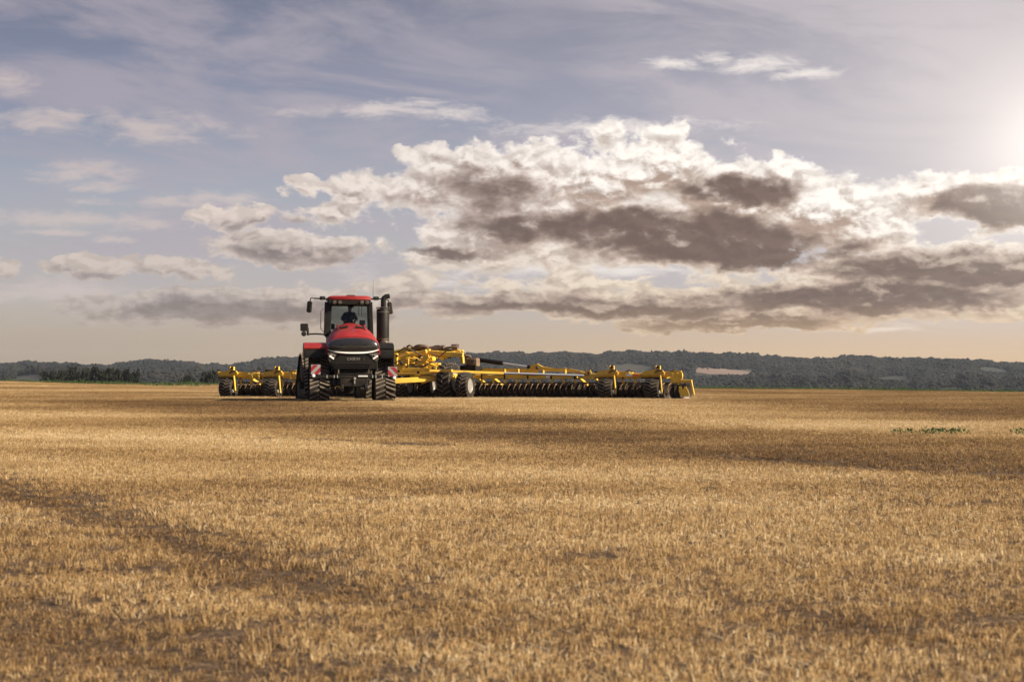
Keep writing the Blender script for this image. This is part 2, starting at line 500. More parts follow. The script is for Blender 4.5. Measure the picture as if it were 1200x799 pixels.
MAT = dict(
    red=material('red_paint', (.25, .005, .007), .42, var=.25, dust=.12, coat=.0, spec=.35, scale=2.0),
    yellow=material('yellow_paint', (.80, .51, .035), .45, col2=(.68, .40, .025), dust=.40, scale=2.2),
    black=material('black_plastic', (.007, .0065, .006), .45, var=.3, dust=.035, spec=.22, scale=3.0),
    gloss=material('glossy_black', (.008, .008, .008), .16, var=.2, dust=.05, scale=2.0, coat=.6),
    chassis=material('dark_chassis', (.008, .0075, .007), .6, var=.4, dust=.07, spec=.2, scale=4.0),
    rubber=material('rubber', (.013, .012, .011), .82, var=.3, dust=.12, spec=.2, scale=5.0, bump=.2),
    lug=material('worn_rubber', (.060, .054, .046), .8, col2=(.11, .09, .07), dust=.45, scale=6.0),
    tread=material('worn_tread', (.045, .041, .037), .8, col2=(.075, .062, .05), dust=.3, scale=6.0),
    steel=material('dark_steel', (.05, .047, .045), .45, metal=.6, dust=.5, scale=5.0),
    disc=material('disc_steel', (.018, .015, .013), .40, metal=.5, col2=(.04, .028, .02), dust=.16, scale=4.0),
    rust=material('earthy_steel', (.17, .10, .055), .8, col2=(.10, .06, .035), dust=.6, scale=5.0, bump=.2),
    chrome=material('chrome', (.75, .74, .72), .18, metal=1.0, var=.1),
    silver=material('silver_paint', (.40, .41, .45), .35, metal=.3, dust=.2),
    rim=material('pale_rim', (.24, .225, .21), .4, var=.15, dust=.25),
    white=material('white_paint', (.80, .79, .76), .45, var=.08, dust=.12),
    signred=material('sign_red', (.26, .010, .016), .4, var=.1, dust=.1),
    orange=material('orange_reflector', (.75, .16, .02), .3),
    hose=material('hose_rubber', (.040, .028, .024), .6, col2=(.09, .045, .03), dust=.35, scale=5),
    fabric=material('dark_fabric', (.018, .018, .022), .9, var=.3),
    skin=material('skin', (.42, .24, .17), .55, var=.1),
    shirt=material('dark_shirt', (.022, .024, .03), .9, var=.3, bump=.1),
    bark=material('bark', (.06, .045, .035), .9, var=.4, bump=.4),
    signwhite=material('sign_white', (.27, .25, .25), .5, var=.1, dust=.15),
    lens=material('lamp_lens', (.85, .84, .80), .12, var=.05),
)
def glass():
    m = bpy.data.materials.new('cab_glass'); m.use_nodes = True
    nt = m.node_tree; nt.nodes.clear()
    o = nt.nodes.new('ShaderNodeOutputMaterial'); t = nt.nodes.new('ShaderNodeBsdfTransparent'); g = nt.nodes.new('ShaderNodeBsdfGlossy')
    f = nt.nodes.new('ShaderNodeFresnel'); mx = nt.nodes.new('ShaderNodeMixShader')
    t.inputs[0].default_value = (.56, .61, .60, 1); g.inputs['Roughness'].default_value = .03; f.inputs[0].default_value = 1.45
    nt.links.new(f.outputs[0], mx.inputs[0]); nt.links.new(t.outputs[0], mx.inputs[1]); nt.links.new(g.outputs[0], mx.inputs[2])
    nt.links.new(mx.outputs[0], o.inputs[0])
    return m
MAT['glass'] = glass()

# ------------------------------------------------------------------ terrain
def sm(t):
    t = np.clip(t, 0, 1); return t * t * (3 - 2 * t)

def field_h(x, y):
    x = np.asarray(x, float); y = np.asarray(y, float)
    crest = 1.12 - .0085 * np.clip(x, -70, 70) + .05 * np.sin(x * .11 + .6) + .03 * np.sin(x * .27)
    h = np.where(y < 73, .95 * np.clip((y - 8) / 65, 0, 1), .95 + .02 * np.clip((y - 73) / 19, 0, 1))
    h = h + (crest - .97) * sm((y - 92) / 66) 
    h = h - 4.5 * sm((y - 162) / 260) - 22 * sm((y - 300) / 900)
    h = h + (.030 * np.sin(x * .31 + .13 * y) + .026 * np.sin(y * .23 - .21 * x + 1.3)) * np.clip((y - 6) / 20, 0, 1) * (1 - sm((y - 60) / 12) + sm((y - 95) / 20))
    return h

def ray_ground(px, py):
    """where the line of sight through a photo pixel meets the field"""
    k = (px - 600) / F; t = (EYE - py) / F
    y = 5.0
    while y < 160:
        if CZ + t * y <= float(field_h(k * y, y)): break
        y += .05
    return (k * y, y)

# wheel ruts pressed into the stubble, plus broad bands for the darker lower-left corner
RUTS_AND_CORNER = [([(-90, 545), (0, 574), (60, 592), (130, 612), (200, 632), (290, 657), (380, 688)], .42, .80), ([(380, 688), (480, 714)], .45, .45),
        ([(-80, 676), (0, 671), (100, 668), (180, 666), (236, 672), (270, 690)], .38, .75),
        ([(880, 536), (1000, 545), (1120, 555), (1260, 566)], .5, .75),
        ([(640, 662), (700, 652), (760, 665)], .22, .35), ([(900, 712), (960, 738), (1040, 748)], .22, .45),
        ([(320, 514), (420, 517), (520, 522)], .35, .7), ([(1000, 600), (1090, 592), (1210, 590)], .3, .5),
        ([(-60, 722), (100, 752), (220, 778), (330, 806)], .9, .72), ([(-40, 800), (80, 812)], .8, .7), ([(430, 590), (520, 577), (640, 568)], .35, .35)]  # broad lower-left bands: darker stubble, partly corner vignette put into its tint
RUT_W = [(np.array([ray_ground(*p) for p in pts]), w, s) for pts, w, s in RUTS_AND_CORNER]
def rut(x, y):
    x = np.asarray(x, float); y = np.asarray(y, float)
    out = np.zeros(np.broadcast(x, y).shape)
    for P, w, s in RUT_W:
        best = np.full(out.shape, 1e9)
        for a, b in zip(P[:-1], P[1:]):
            d = b - a; L = d @ d
            t = np.clip(((x - a[0]) * d[0] + (y - a[1]) * d[1]) / L, 0, 1)
            best = np.minimum(best, np.hypot(x - a[0] - t * d[0], y - a[1] - t * d[1]))
        wob = 1 + .35 * np.sin(x * 2.3 + y * 1.1) + .25 * np.sin(x * 5.1 - y * 2.7)
        out = np.maximum(out, s * np.exp(-(best / (1.15 * w * np.clip(wob, .4, 2))) ** 2))
    return out

def ground(x, y):
    return field_h(x, y) - .09 * rut(x, y)

def axis(fine, step, far, grow=1.22):
    a = list(np.arange(0, fine + 1e-6, step)); s = step
    while a[-1] < far:
        s *= grow; a.append(a[-1] + s)
    a[-1] = far
    return a
ax_ = axis(15, .25, 5000); xs = np.array([-q for q in ax_[:0:-1]] + ax_)
ya = list(np.arange(-8, 40, .25)) + list(np.arange(40, 180, 2.0))
yb = axis(0, 3.0, 4820, 1.12); ys = np.array([-500, -200, -80, -30, -15] + ya + [180 + q for q in yb])
X, Y = np.meshgrid(xs, ys)
Z = ground(X, Y)
ny, nx = X.shape
ii = np.arange(ny * nx).reshape(ny, nx)
faces = np.stack([ii[:-1, :-1], ii[:-1, 1:], ii[1:, 1:], ii[1:, :-1]], -1).reshape(-1, 4)
def np_mesh(name, verts, faces, mat, smooth=True):
    me = bpy.data.meshes.new(name)
    n, k = faces.shape
    me.vertices.add(len(verts)); me.vertices.foreach_set('co', np.asarray(verts, np.float32).ravel())
    me.loops.add(n * k); me.loops.foreach_set('vertex_index', faces.astype(np.int32).ravel())
    me.polygons.add(n); me.polygons.foreach_set('loop_start', np.arange(0, n * k, k, dtype=np.int32)); me.polygons.foreach_set('loop_total', np.full(n, k, np.int32))
    me.update(calc_edges=True); me.validate()
    if smooth: me.polygons.foreach_set('use_smooth', np.ones(n, bool))
    me.materials.append(mat)
    return me

soil = pos_material('soil_and_chaff', [(.25, (.024, .014, .008)), (.45, (.050, .030, .016)), (.58, (.10, .062, .032)), (.75, (.20, .13, .066))], scale=9.0)
nt = soil.node_tree
bp = nt.nodes.new('ShaderNodeBump'); bp.inputs['Distance'].default_value = .05; bp.inputs['Strength'].default_value = .8
nz = nt.nodes.new('ShaderNodeTexNoise'); nz.inputs['Scale'].default_value = 14; nz.inputs['Detail'].default_value = 8
gg = nt.nodes.new('ShaderNodeNewGeometry'); nt.links.new(gg.outputs['Position'], nz.inputs['Vector'])
nt.links.new(nz.outputs[0], bp.inputs['Height']); nt.links.new(bp.outputs[0], nt.nodes['Principled BSDF'].inputs['Normal'])
field = link(bpy.data.objects.new('field', np_mesh('field', np.stack([X, Y, Z], -1).reshape(-1, 3), faces, soil)))
tag(field, kind='structure')

# ------------------------------------------------------------------ far hills
SKY = np.array([(-900, 424), (-400, 420), (-100, 424), (0, 426), (30, 424.5), (70, 425), (105, 429), (140, 426), (180, 423), (215, 424), (245, 428), (270, 426), (300, 422), (330, 419), (360, 417), (420, 414), (500, 412), (560, 413.5), (600, 414), (650, 413), (700, 414.5), (760, 413), (800, 413.5), (850, 414.5), (900, 416.5), (940, 419.5), (1000, 418.5), (1060, 420), (1100, 421), (1150, 423), (1200, 425), (1400, 430), (1700, 422), (2100, 426)])
NEAR = np.array([(-900, 434), (0, 436), (60, 434.5), (150, 435), (250, 434), (350, 436), (450, 440), (560, 444), (700, 446), (760, 443), (840, 446), (930, 443), (990, 441), (1060, 445), (1130, 441), (1200, 443), (1500, 440), (2100, 444)])
def hill_h(px, y):
    zf = CZ + (EYE - np.interp(px, SKY[:, 0], SKY[:, 1])) / F * 2800 - 4.2
    zn = CZ + (EYE - np.interp(px, NEAR[:, 0], NEAR[:, 1])) / F * 1700 - 3.6
    a = -28 + (zf + 28) * sm((y - 1500) / 1300) - 14 * sm((y - 2850) / 1500)
    b = -28 + (zn + 28) * np.where(y < 1700, sm((y - 1200) / 500), 1 - sm((y - 1700) / 420))
    roll = 2.2 * np.sin(px * .021 + y * .004) + 1.6 * np.sin(px * .047 - y * .006 + 2)
    return np.maximum(a, b) + roll * sm((y - 1350) / 300) * (1 - .8 * sm((y - 2500) / 250))
pxs = np.arange(-900, 2101, 12.0); yys = np.concatenate([np.arange(1150, 3000, 25), np.arange(3000, 4700, 150)])
PX, YY = np.meshgrid(pxs, yys)
HZ = hill_h(PX, YY)
XX = (PX - 600) / F * YY
ny, nx = PX.shape; ii = np.arange(ny * nx).reshape(ny, nx)
hf = np.stack([ii[:-1, :-1], ii[:-1, 1:], ii[1:, 1:], ii[1:, :-1]], -1).reshape(-1, 4)
hillmat = pos_material('hill_ground', [(.3, (.018, .019, .012)), (.6, (.035, .032, .02)), (.8, (.07, .058, .038))], scale=.006)
hills = link(bpy.data.objects.new('hills', np_mesh('hills', np.stack([XX, YY, HZ], -1).reshape(-1, 3), hf, hillmat)))
tag(hills, kind='structure')

def sheet_on_hill(name, px0, px1, y0, y1, mat, lift=.6, wig=6):
    n, k = 30, 14; vs = []
    for j in range(k):
        for i in range(n):
            y = y0 + (y1 - y0) * j / (k - 1) + wig * math.sin(i * .6)
            p = px0 + (px1 - px0) * i / (n - 1) + 5 * math.sin(j * .9)
            vs.append(((p - 600) / F * y, y, float(hill_h(p, y)) + lift))
    ii = np.arange(n * k).reshape(k, n)
    f = np.stack([ii[:-1, :-1], ii[:-1, 1:], ii[1:, 1:], ii[1:, :-1]], -1).reshape(-1, 4)
    return tag(link(bpy.data.objects.new(name, np_mesh(name, np.array(vs), f, mat))), kind='structure')
def hill_y(px, py):
    for y in np.arange(1720, 2900, 4.0):
        if hill_h(px, y) >= CZ + (EYE - py) / F * y: return float(y)
    return 2300.0
pale = pos_material('cut_field', [(.3, (.13, .092, .07)), (.7, (.175, .125, .095))], scale=.02)
fy0, fy1 = hill_y(848, 440.0), hill_y(848, 432.5)
sheet_on_hill('far_field', 812, 888, fy0, fy1, pale)

# ------------------------------------------------------------------ instancing by geometry nodes (for what nobody could count)
def scatter(name, pts, rots, scales, pick, sources, extra=None):
    me = bpy.data.meshes.new(name + '_points')
    me.vertices.add(len(pts)); me.vertices.foreach_set('co', np.asarray(pts, np.float32).ravel())
    a = me.attributes.new('rot', 'FLOAT_VECTOR', 'POINT'); a.data.foreach_set('vector', np.asarray(rots, np.float32).ravel())
    a = me.attributes.new('scl', 'FLOAT_VECTOR', 'POINT'); a.data.foreach_set('vector', np.asarray(scales, np.float32).ravel())
    a = me.attributes.new('pick', 'INT', 'POINT'); a.data.foreach_set('value', np.asarray(pick, np.int32))
    if extra is not None:
        a = me.attributes.new('brown', 'FLOAT', 'POINT'); a.data.foreach_set('value', np.asarray(extra, np.float32))
    o = link(bpy.data.objects.new(name, me))
    g = bpy.data.node_groups.new(name + '_scatter', 'GeometryNodeTree')
    g.interface.new_socket('Geometry', in_out='INPUT', socket_type='NodeSocketGeometry')
    g.interface.new_socket('Geometry', in_out='OUTPUT', socket_type='NodeSocketGeometry')
    N = g.nodes.new; L = g.links.new
    gi, go = N('NodeGroupInput'), N('NodeGroupOutput')
    j = N('GeometryNodeGeometryToInstance')
    for s_ in sources[::-1]:
        oi = N('GeometryNodeObjectInfo'); oi.inputs['Object'].default_value = s_
        L(oi.outputs['Geometry'], j.inputs[0])
    ip = N('GeometryNodeInstanceOnPoints')
    def attr(nm, t):
        n = N('GeometryNodeInputNamedAttribute'); n.data_type = t; n.inputs['Name'].default_value = nm
        return [q for q in n.outputs if q.enabled][0]
    L(gi.outputs[0], ip.inputs['Points']); L(j.outputs[0], ip.inputs['Instance'])
    ip.inputs['Pick Instance'].default_value = True
    L(attr('pick', 'INT'), ip.inputs['Instance Index'])
    er = N('FunctionNodeEulerToRotation'); L(attr('rot', 'FLOAT_VECTOR'), er.inputs[0])
    L(er.outputs[0], ip.inputs['Rotation'])
    L(attr('scl', 'FLOAT_VECTOR'), ip.inputs['Scale'])
    L(ip.outputs[0], go.inputs[0])
    md = o.modifiers.new('scatter', 'NODES'); md.node_group = g
    return o

def leaf_mesh(name, mat, quads):
    """quads: (centre, u, v) -> one mesh of leaf faces"""
    C = np.array([q[0] for q in quads], float); U = np.array([q[1] for q in quads], float); V = np.array([q[2] for q in quads], float)
    vs = np.stack([C - U - V, C + U - .6 * V, C + .8 * U + V, C - .7 * U + .9 * V], 1).reshape(-1, 3)
    return np_mesh(name, vs, np.arange(len(vs)).reshape(-1, 4), mat, smooth=False)

def rand_unit(n):
    v = rng.normal(size=(n, 3)); return v / np.linalg.norm(v, axis=1)[:, None]

leafm = pos_material('far_foliage', [(.32, (.004, .005, .0038)), (.5, (.009, .0095, .0062)), (.68, (.024, .019, .012))], scale=.006, trans=.15)
def far_tree(kind):
    q = []
    if kind < 3:
        lobes = [((rng.uniform(-.3, .3), rng.uniform(-.3, .3), rng.uniform(.35, .95)), rng.uniform(.22, .38)) for _ in range(6)]
        for c, r in lobes:
            for d in rand_unit(7):
                p = np.array(c) + d * r * rng.uniform(.85, 1.1) * np.array((1, 1, .85))
                u = rand_unit(1)[0]; v = np.cross(u, rand_unit(1)[0]); q.append((p, u * .07, v * .08))
    else:
        for _ in range(80):
            t = rng.uniform(0.05, 1); r = .26 * (1 - t) * (.6 + .4 * math.sin(t * 40)) + .02
            a = rng.uniform(0, 6.28)
            p = np.array((r * math.cos(a), r * math.sin(a), .15 + t * 1.15)); u = np.array((math.cos(a), math.sin(a), -.4)) * .07
            q.append((p, u, np.cross(u, (0, 0, 1)) * 1.0 + np.array((0, 0, .05))))
    m = leaf_mesh('far_tree', leafm, q)
    if kind < 3:
        bm = bmesh.new(); bm.from_mesh(m)
        for c, r in lobes:
            g = bmesh.ops.create_icosphere(bm, subdivisions=2, radius=r, matrix=Matrix.Translation(c))
            for v in g['verts']:
                d = v.co - Vector(c); v.co = Vector(c) + d * rng.uniform(.78, 1.16)
                for f in v.link_faces: f.smooth = True
        bm.to_mesh(m); bm.free()
    return bpy.data.objects.new('far_tree', m)
fsrc = [far_tree(k) for k in (0, 1, 2, 3)]
n = 90000
fp = rng.uniform(-250, 1450, n); fy = np.sqrt(rng.uniform(1330 ** 2, 2960 ** 2, n))
fz = hill_h(fp, fy)
size = rng.uniform(3.0, 4.9, n) * np.where(rng.random(n) < .05, 1.35, 1.0) * (1 + .22 * np.sin(fp * .09 + 1.7 * np.sin(fy * .011)) + .15 * np.sin(fp * .23 + fy * .007))
top = EYE - (fz + size * 1.1 - CZ) / fy * F; bot = EYE - (fz - CZ) / fy * F
jt = rng.normal(0, .9, n)
keep = ~((fp > 813 + 2 * jt) & (fp < 886 + 4 * jt) & (top < 438.6 + jt * .7 - (fp - 813) * .018) & (bot > 432.4 + jt * .5 + (fp - 813) * .012))
keep &= bot < 466
keep &= ~((np.sin(fp * .030 + fy * .0042 + 1.3 * np.sin(fp * .011)) + np.sin(fp * .017 - fy * .0075)) > 1.62)
fp, fy, fz, size = fp[keep], fy[keep], fz[keep], size[keep]
n = len(fp)
pick = np.where(rng.random(n) < .03 + .10 * (np.sin(fp * .012 + fy * .004) > .75), 3, rng.integers(0, 3, n))
forest = scatter('forest', np.stack([(fp - 600) / F * fy, fy, fz - .4], 1), np.stack([np.zeros(n), np.zeros(n), rng.uniform(0, 6.28, n)], 1),
                 np.stack([size * rng.uniform(1.0, 1.5, n), size * rng.uniform(1.0, 1.5, n), size * np.where(pick == 3, .85, .92)], 1), pick, fsrc)
tag(forest, 'dark wood covering the far hills along the horizon', 'forest', kind='stuff')

# ------------------------------------------------------------------ stubble
straw = pos_material('straw', [(.05, (.055, .027, .012)), (.28, (.205, .115, .046)), (.52, (.50, .320, .138)), (.78, (.74, .545, .285)), (.98, (.94, .83, .60))], rough=.55, attr='tint', inst='brown', scale=.16, stretch=(.35, 1.0, 1), trans=.28)
def stubble_patch(dens=1.0, litter=46):
    vs, fs, ti = [], [], []
    def stalk(x, y, z, h, lx, ly, w, t):
        n = len(vs)
        a0 = random.uniform(0, 6.28)
        for k in range(3):
            a = a0 + k * 2.094
            vs.append((x + w * math.cos(a), y + w * math.sin(a), z))
        for k in range(3):
            a = a0 + k * 2.094
            vs.append((x + lx + w * .85 * math.cos(a), y + ly + w * .85 * math.sin(a), z + h))
        for k in range(3):
            k2 = (k + 1) % 3
            fs.append((n + k, n + k2, n + 3 + k2, n + 3 + k))
        ti.extend([t] * 6)
    for r in range(5):
        y0 = -.3 + (r + .5) * .12
        x = -.3 + random.uniform(-.05, .06)
        while x < .3:
            x += random.uniform(.035, .095) / dens
            if random.random() < .32: x += random.uniform(.05, .24)
            hh = random.uniform(.028, .070); tt = random.gauss(0, .14); cy = y0 + random.gauss(0, .025)
            for _ in range(random.randint(2, 9)):
                ox, oy = random.gauss(0, .018), random.gauss(0, .018)
                h = hh * random.uniform(.6, 1.12)
                if random.random() < .03: h *= 1.5
                stalk(x + ox, cy + oy, -.02, h + .02, ox * .8 + random.gauss(0, .014), oy * .8 + random.gauss(0, .014), random.uniform(.0019, .0035), min(1, max(0, random.gauss(.53, .22) + tt)))
    for _ in range(int(60 * dens)):
        stalk(random.uniform(-.3, .3), random.uniform(-.3, .3), -.02, random.uniform(.035, .085), random.gauss(0, .015), random.gauss(0, .015), random.uniform(.0018, .0032), min(1, max(0, random.gauss(.42, .2))))
    for _ in range(litter):
        a = random.uniform(0, 6.28); L = random.uniform(.05, .22)
        stalk(random.uniform(-.3, .3), random.uniform(-.3, .3), random.uniform(.0, .09), random.uniform(-.02, .05), L * math.cos(a), L * math.sin(a), random.uniform(.0022, .004), min(1, random.uniform(.45, 1.1)))
    f = np.array(fs)
    me = np_mesh('stubble_patch', np.array(vs), f, straw, smooth=False)
    at = me.attributes.new('tint', 'FLOAT', 'POINT'); at.data.foreach_set('value', np.array(ti, np.float32))
    return bpy.data.objects.new('stubble_patch', me)
ssrc = [stubble_patch(1.0, 16) for _ in range(6)] + [stubble_patch(.72, 9) for _ in range(3)] + [stubble_patch(.8, 30) for _ in range(2)]
SP = .40
pts = []
yy = 3.0
while yy < 168:
    half = yy * 640 / F + 3.5
    m = int(half / SP) + 1
    for i in range(-m, m + 1):
        pts.append((i * SP + rng.uniform(-.14, .14), yy + rng.uniform(-.14, .14)))
    yy += SP
pts = np.array(pts)
rv = rut(pts[:, 0], pts[:, 1])
nz_ = np.sin(pts[:, 0] * .35 + 2 * np.sin(pts[:, 1] * .11)) + np.sin(pts[:, 1] * .27 + 1.7 * np.sin(pts[:, 0] * .19)) + rng.normal(0, .7, len(pts))
pk = rng.integers(0, 6, len(pts))
pk = np.where(nz_ > 1.6, rng.integers(9, 11, len(pts)), pk)
pk = np.where((nz_ < -1.8) | (rv > .45), rng.integers(6, 9, len(pts)), pk)
hs = np.clip(1 + .10 * nz_ + rng.normal(0, .10, len(pts)), .6, 1.2) * (1 - .35 * rv)
# older, browner straw where the field was worked in strips
def brown_zone(x, y):
    px = 600 + F * x / y + rng.normal(0, 6, len(x)); py = EYE + F * (CZ - ground(x, y)) / y + rng.normal(0, 2.2, len(x))
    lo = np.interp(px, [0, 150, 250, 350, 600, 750, 900, 1050, 1200], [481, 486, 494, 504, 518, 534, 544, 552, 566])
    up = np.interp(px, [0, 350, 600, 790, 920, 1200], [462, 469, 484, 495, 505, 515])
    u2 = np.interp(px, [600, 700, 815, 1000, 1200], [440, 460, 470, 481, 491])
    e = lambda d, w: np.clip(d / w + .5, 0, 1)
    z = np.minimum(e(py - up, 5), e(lo - py, 16)) * np.interp(px, [0, 300, 1200], [.75, 1, 1])
    return np.maximum(z, np.maximum(.8 * e(u2 - py, 4), .35 * e(464 - py, 5) * (px < 700)))
br = np.maximum(brown_zone(pts[:, 0], pts[:, 1]), 1.45 * rv)  # in ruts the brown tint paints in the shade among pressed stalks
br = br + .35 * np.clip(-nz_ * .5, -.5, 1)
hs = hs * (1 - .22 * np.clip(br, 0, 1))
dead = rv > 9
ok = ~dead
pts, hs, pk, br = pts[ok], hs[ok], pk[ok], br[ok]
n = len(pts)
stub = scatter('stubble', np.stack([pts[:, 0], pts[:, 1], ground(pts[:, 0], pts[:, 1])], 1),
               np.stack([np.full(n, R(.7)), np.zeros(n), R(24) + rng.normal(0, .10, n) + math.pi * rng.integers(0, 2, n)], 1),
               np.stack([np.full(n, .84), np.full(n, .84), .84 * hs], 1), pk, ssrc, br)
tag(stub, 'golden cut wheat stubble covering the whole field', 'stubble', kind='stuff')

# ------------------------------------------------------------------ measuring: photo pixel -> local point of a thing, at a given depth v behind its origin
def solver(O, rz, gz):
    c, s = math.cos(rz), math.sin(rz)
    def at(px, py, v):
        k = (px - 600) / F
        u = (k * (O[1] + v * c) - O[0] + v * s) / (c - k * s)
        Yw = O[1] + u * s + v * c
        return (u, v, CZ + (EYE - py) / F * Yw - gz)
    return at

def text_part(txt, size, name, mat, parent, matrix, depth=.004):
    cu = bpy.data.curves.new(name, 'FONT'); cu.body = txt; cu.size = size; cu.extrude = depth
    cu.align_x = 'CENTER'; cu.align_y = 'CENTER'
    t = bpy.data.objects.new(name + '_tmp', cu); COL.objects.link(t)
    dg = bpy.context.evaluated_depsgraph_get()
    me = bpy.data.meshes.new_from_object(t.evaluated_get(dg))
    bpy.data.objects.remove(t)
    me.materials.clear(); me.materials.append(mat)
    o = bpy.data.objects.new(name, me); link(o, parent); o.matrix_local = matrix
    return o

# ------------------------------------------------------------------ tractor
TO = (-5.82, 73.0); TRZ = R(7.5); TG = .93
tractor = empty('tractor', (TO[0], TO[1], TG), TRZ)
tag(tractor, 'red articulated tractor on four black rubber tracks with tall exhaust stack', 'tractor')
T = solver(TO, TRZ, TG)

def superarc(hw, zb, zt, p, n=20):
    out = []
    for i in range(n + 1):
        a = math.pi * i / n
        c, s = math.cos(a), math.sin(a)
        out.append((hw * math.copysign(abs(c) ** (2 / p), c), zb + (zt - zb) * abs(s) ** (2 / p)))
    return out

def loft(m, secs, cap=True):
    """secs: list of (y, [(x,z)...]) with equal counts"""
    n = len(secs[0][1]); vs = [(x, y, z) for y, ring in secs for x, z in ring]
    fs = []
    for i in range(len(secs) - 1):
        for k in range(n - 1):
            fs.append((i * n + k, i * n + k + 1, (i + 1) * n + k + 1, (i + 1) * n + k))
        fs.append((i * n + n - 1, i * n, (i + 1) * n, (i + 1) * n + n - 1))
    if cap:
        fs.append(tuple(range(n))); m0 = (len(secs) - 1) * n; fs.append(tuple(range(m0, m0 + n))[::-1])
    m.add(vs, fs)

def tractor_body():
    # bonnet
    m = MB()
    hood = [(.10, superarc(1.0, 1.74, 2.42, 2.8)), (.35, superarc(1.01, 1.72, 2.56, 2.8)), (.8, superarc(1.01, 1.70, 2.70, 2.75)), (1.4, superarc(1.0, 1.68, 2.84, 2.55)), (2.1, superarc(.98, 1.66, 2.94, 2.35)), (2.75, superarc(.93, 1.66, 2.98, 2.2))]
    loft(m, hood)
    bonnet = m.build('bonnet', MAT['red'], tractor, smooth=40)
    for sx in (-1, 1):
        m = MB(); m.m = Matrix.Translation((sx * .30, 1.05, 2.765)) @ Euler((R(14), R(9) * sx, R(6) * sx)).to_matrix().to_4x4()
        m.box((0, 0, .012), (.34, .20, .03), .012)
        m.build('vent', MAT['black'], bonnet)
        m = MB(); m.m = Matrix.Translation((sx * .50, 1.5, 2.78)) @ Euler((R(10), R(24) * sx, R(3) * sx)).to_matrix().to_4x4()
        m.box((0, 0, .01), (.06, 1.3, .03), .01)
        m.build('crease', MAT['red'], bonnet)
    one(lambda q: q.lathe([(.045, 0), (.05, .01), (.03, .02)], (0, 0, 0), 'z', 14), 'badge', MAT['chrome'], bonnet, matrix=Matrix.Translation((.03, .62, 2.645)) @ Euler((R(20), 0, 0)).to_matrix().to_4x4())
    # black nose panel, domed
    def outline(k):
        up = superarc(.955 * k, 1.96, 1.96 + .40 * k, 2.9, 24)
        lo = []
        for i in range(1, 16):
            t = -1 + 2 * i / 16
            lo.append((.955 * k * t, 1.96 - .115 * k * (1 - t * t)))
        return up + lo
    m = MB()
    loft(m, [(.16, outline(1.0)), (.04, outline(1.0)), (-.05, outline(.97)), (-.11, outline(.88)), (-.145, outline(.66)), (-.155, outline(.35))])
    nose = m.build('nose_panel', MAT['gloss'], tractor, smooth=60)
    one(lambda q: q.box((0, -.158, 2.10), (1.0, .02, .018), .004), 'ridge', MAT['black'], nose)
    # chrome strip below the nose panel, white paint stands in for its sky reflection
    m = MB()
    pts = []
    for i in range(25):
        t = -1 + 2 * i / 24
        pts.append((.94 * t, -.11 + .13 * abs(t) ** 3, 1.90 - .105 * (1 - abs(t) ** 2.6) + .03 * abs(t) ** 4))
    m.tube(pts, [.012 + .026 * (1 - abs(-1 + 2 * i / 24) ** 3) for i in range(25)], 8)
    m.build('bright_strip', MAT['white'], tractor, smooth=60)
    # fascia with grille
    m = MB()
    m.prism([(-.95, 1.86), (.95, 1.86), (.94, 1.58), (.78, 1.22), (-.78, 1.22), (-.94, 1.58)], -.02, .32)
    fas = m.build('fascia', MAT['black'], tractor)
    m = MB()
    m.prism([(-.44, 1.75), (.44, 1.75), (.80, 1.44), (.64, 1.20), (-.64, 1.20), (-.80, 1.44)], -.075, .0)
    gr = m.build('grille', MAT['black'], tractor)
    for z, w in ((1.40, 1.36), (1.32, 1.28), (1.25, 1.18)):
        one(lambda q: q.box((0, -.085, z), (w, .05, .022), .008), 'louvre', MAT['gloss'], gr)
    for sx in (-1, 1):
        # lamp clusters in the corners
        m = MB(); m.prism([(sx * .93, 1.82), (sx * .56, 1.78), (sx * .84, 1.47), (sx * .92, 1.56)], -.06, .0)
        cl = m.build('headlight', MAT['steel'], tractor)
        m = MB(); m.m = Matrix.Translation((sx * .80, -.085, 1.64)) @ Euler((0, sx * R(-34), 0)).to_matrix().to_4x4()
        m.box((0, 0, 0), (.21, .03, .062), .012); m.build('lens', MAT['lens'], cl)
        m = MB(); m.lathe([(.045, 0), (.05, .02), (.02, .03)], (sx * .80, -.09, 1.73), 'y', 12); m.build('lens', MAT['chrome'], cl)
        m = MB(); m.lathe([(.03, 0), (.035, .02), (.01, .03)], (sx * .70, -.085, 1.735), 'y', 12); m.build('lens', MAT['chrome'], cl)
        # side panels under the bonnet
        m = MB(); m.box((sx * .86, 1.5, 1.48), (.12, 2.3, .62), .03); sp = m.build('side_panel', MAT['black'], tractor)
        for j in range(6):
            one(lambda q: q.box((sx * .925, .75 + .28 * j, 1.55), (.03, .17, .36), .01), 'louvre', MAT['gloss'], sp)
        one(lambda q: q.box((sx * .55, -.17, 1.12), (.05, .05, .16), .01), 'tow_pin', MAT['steel'], tractor)
    for tx, xx in (('CASE', -.075), ('IH', .175)):
        text_part(tx, .135, 'lettering', MAT['rim'], gr, Matrix.Translation((xx, -.082, 1.585)) @ Euler((R(90), 0, 0)).to_matrix().to_4x4())
    one(lambda q: q.box((.39, -.084, 1.575), (.018, .02, .13), .004), 'trim_bar', MAT['steel'], gr)
    # chassis
    m = MB()
    m.box((0, 2.4, .92), (1.15, 4.6, .66), .06)
    m.box((0, .30, 1.12), (1.40, .55, .30), .05)
    m.box((0, 1.45, 1.02), (2.0, .34, .36), .05)
    m.beam((-.5, -.05, .72), (-.5, -.4, .72), .16, .22); m.beam((.5, -.05, .72), (.5, -.4, .72), .16, .22)
    m.build('chassis', MAT['chassis'], tractor)
    # front hitch
    m = MB()
    m.beam((-1.45, -.42, .94), (1.45, -.42, .94), .10, .10)
    hb = m.build('hitch_beam', MAT['chassis'], tractor)
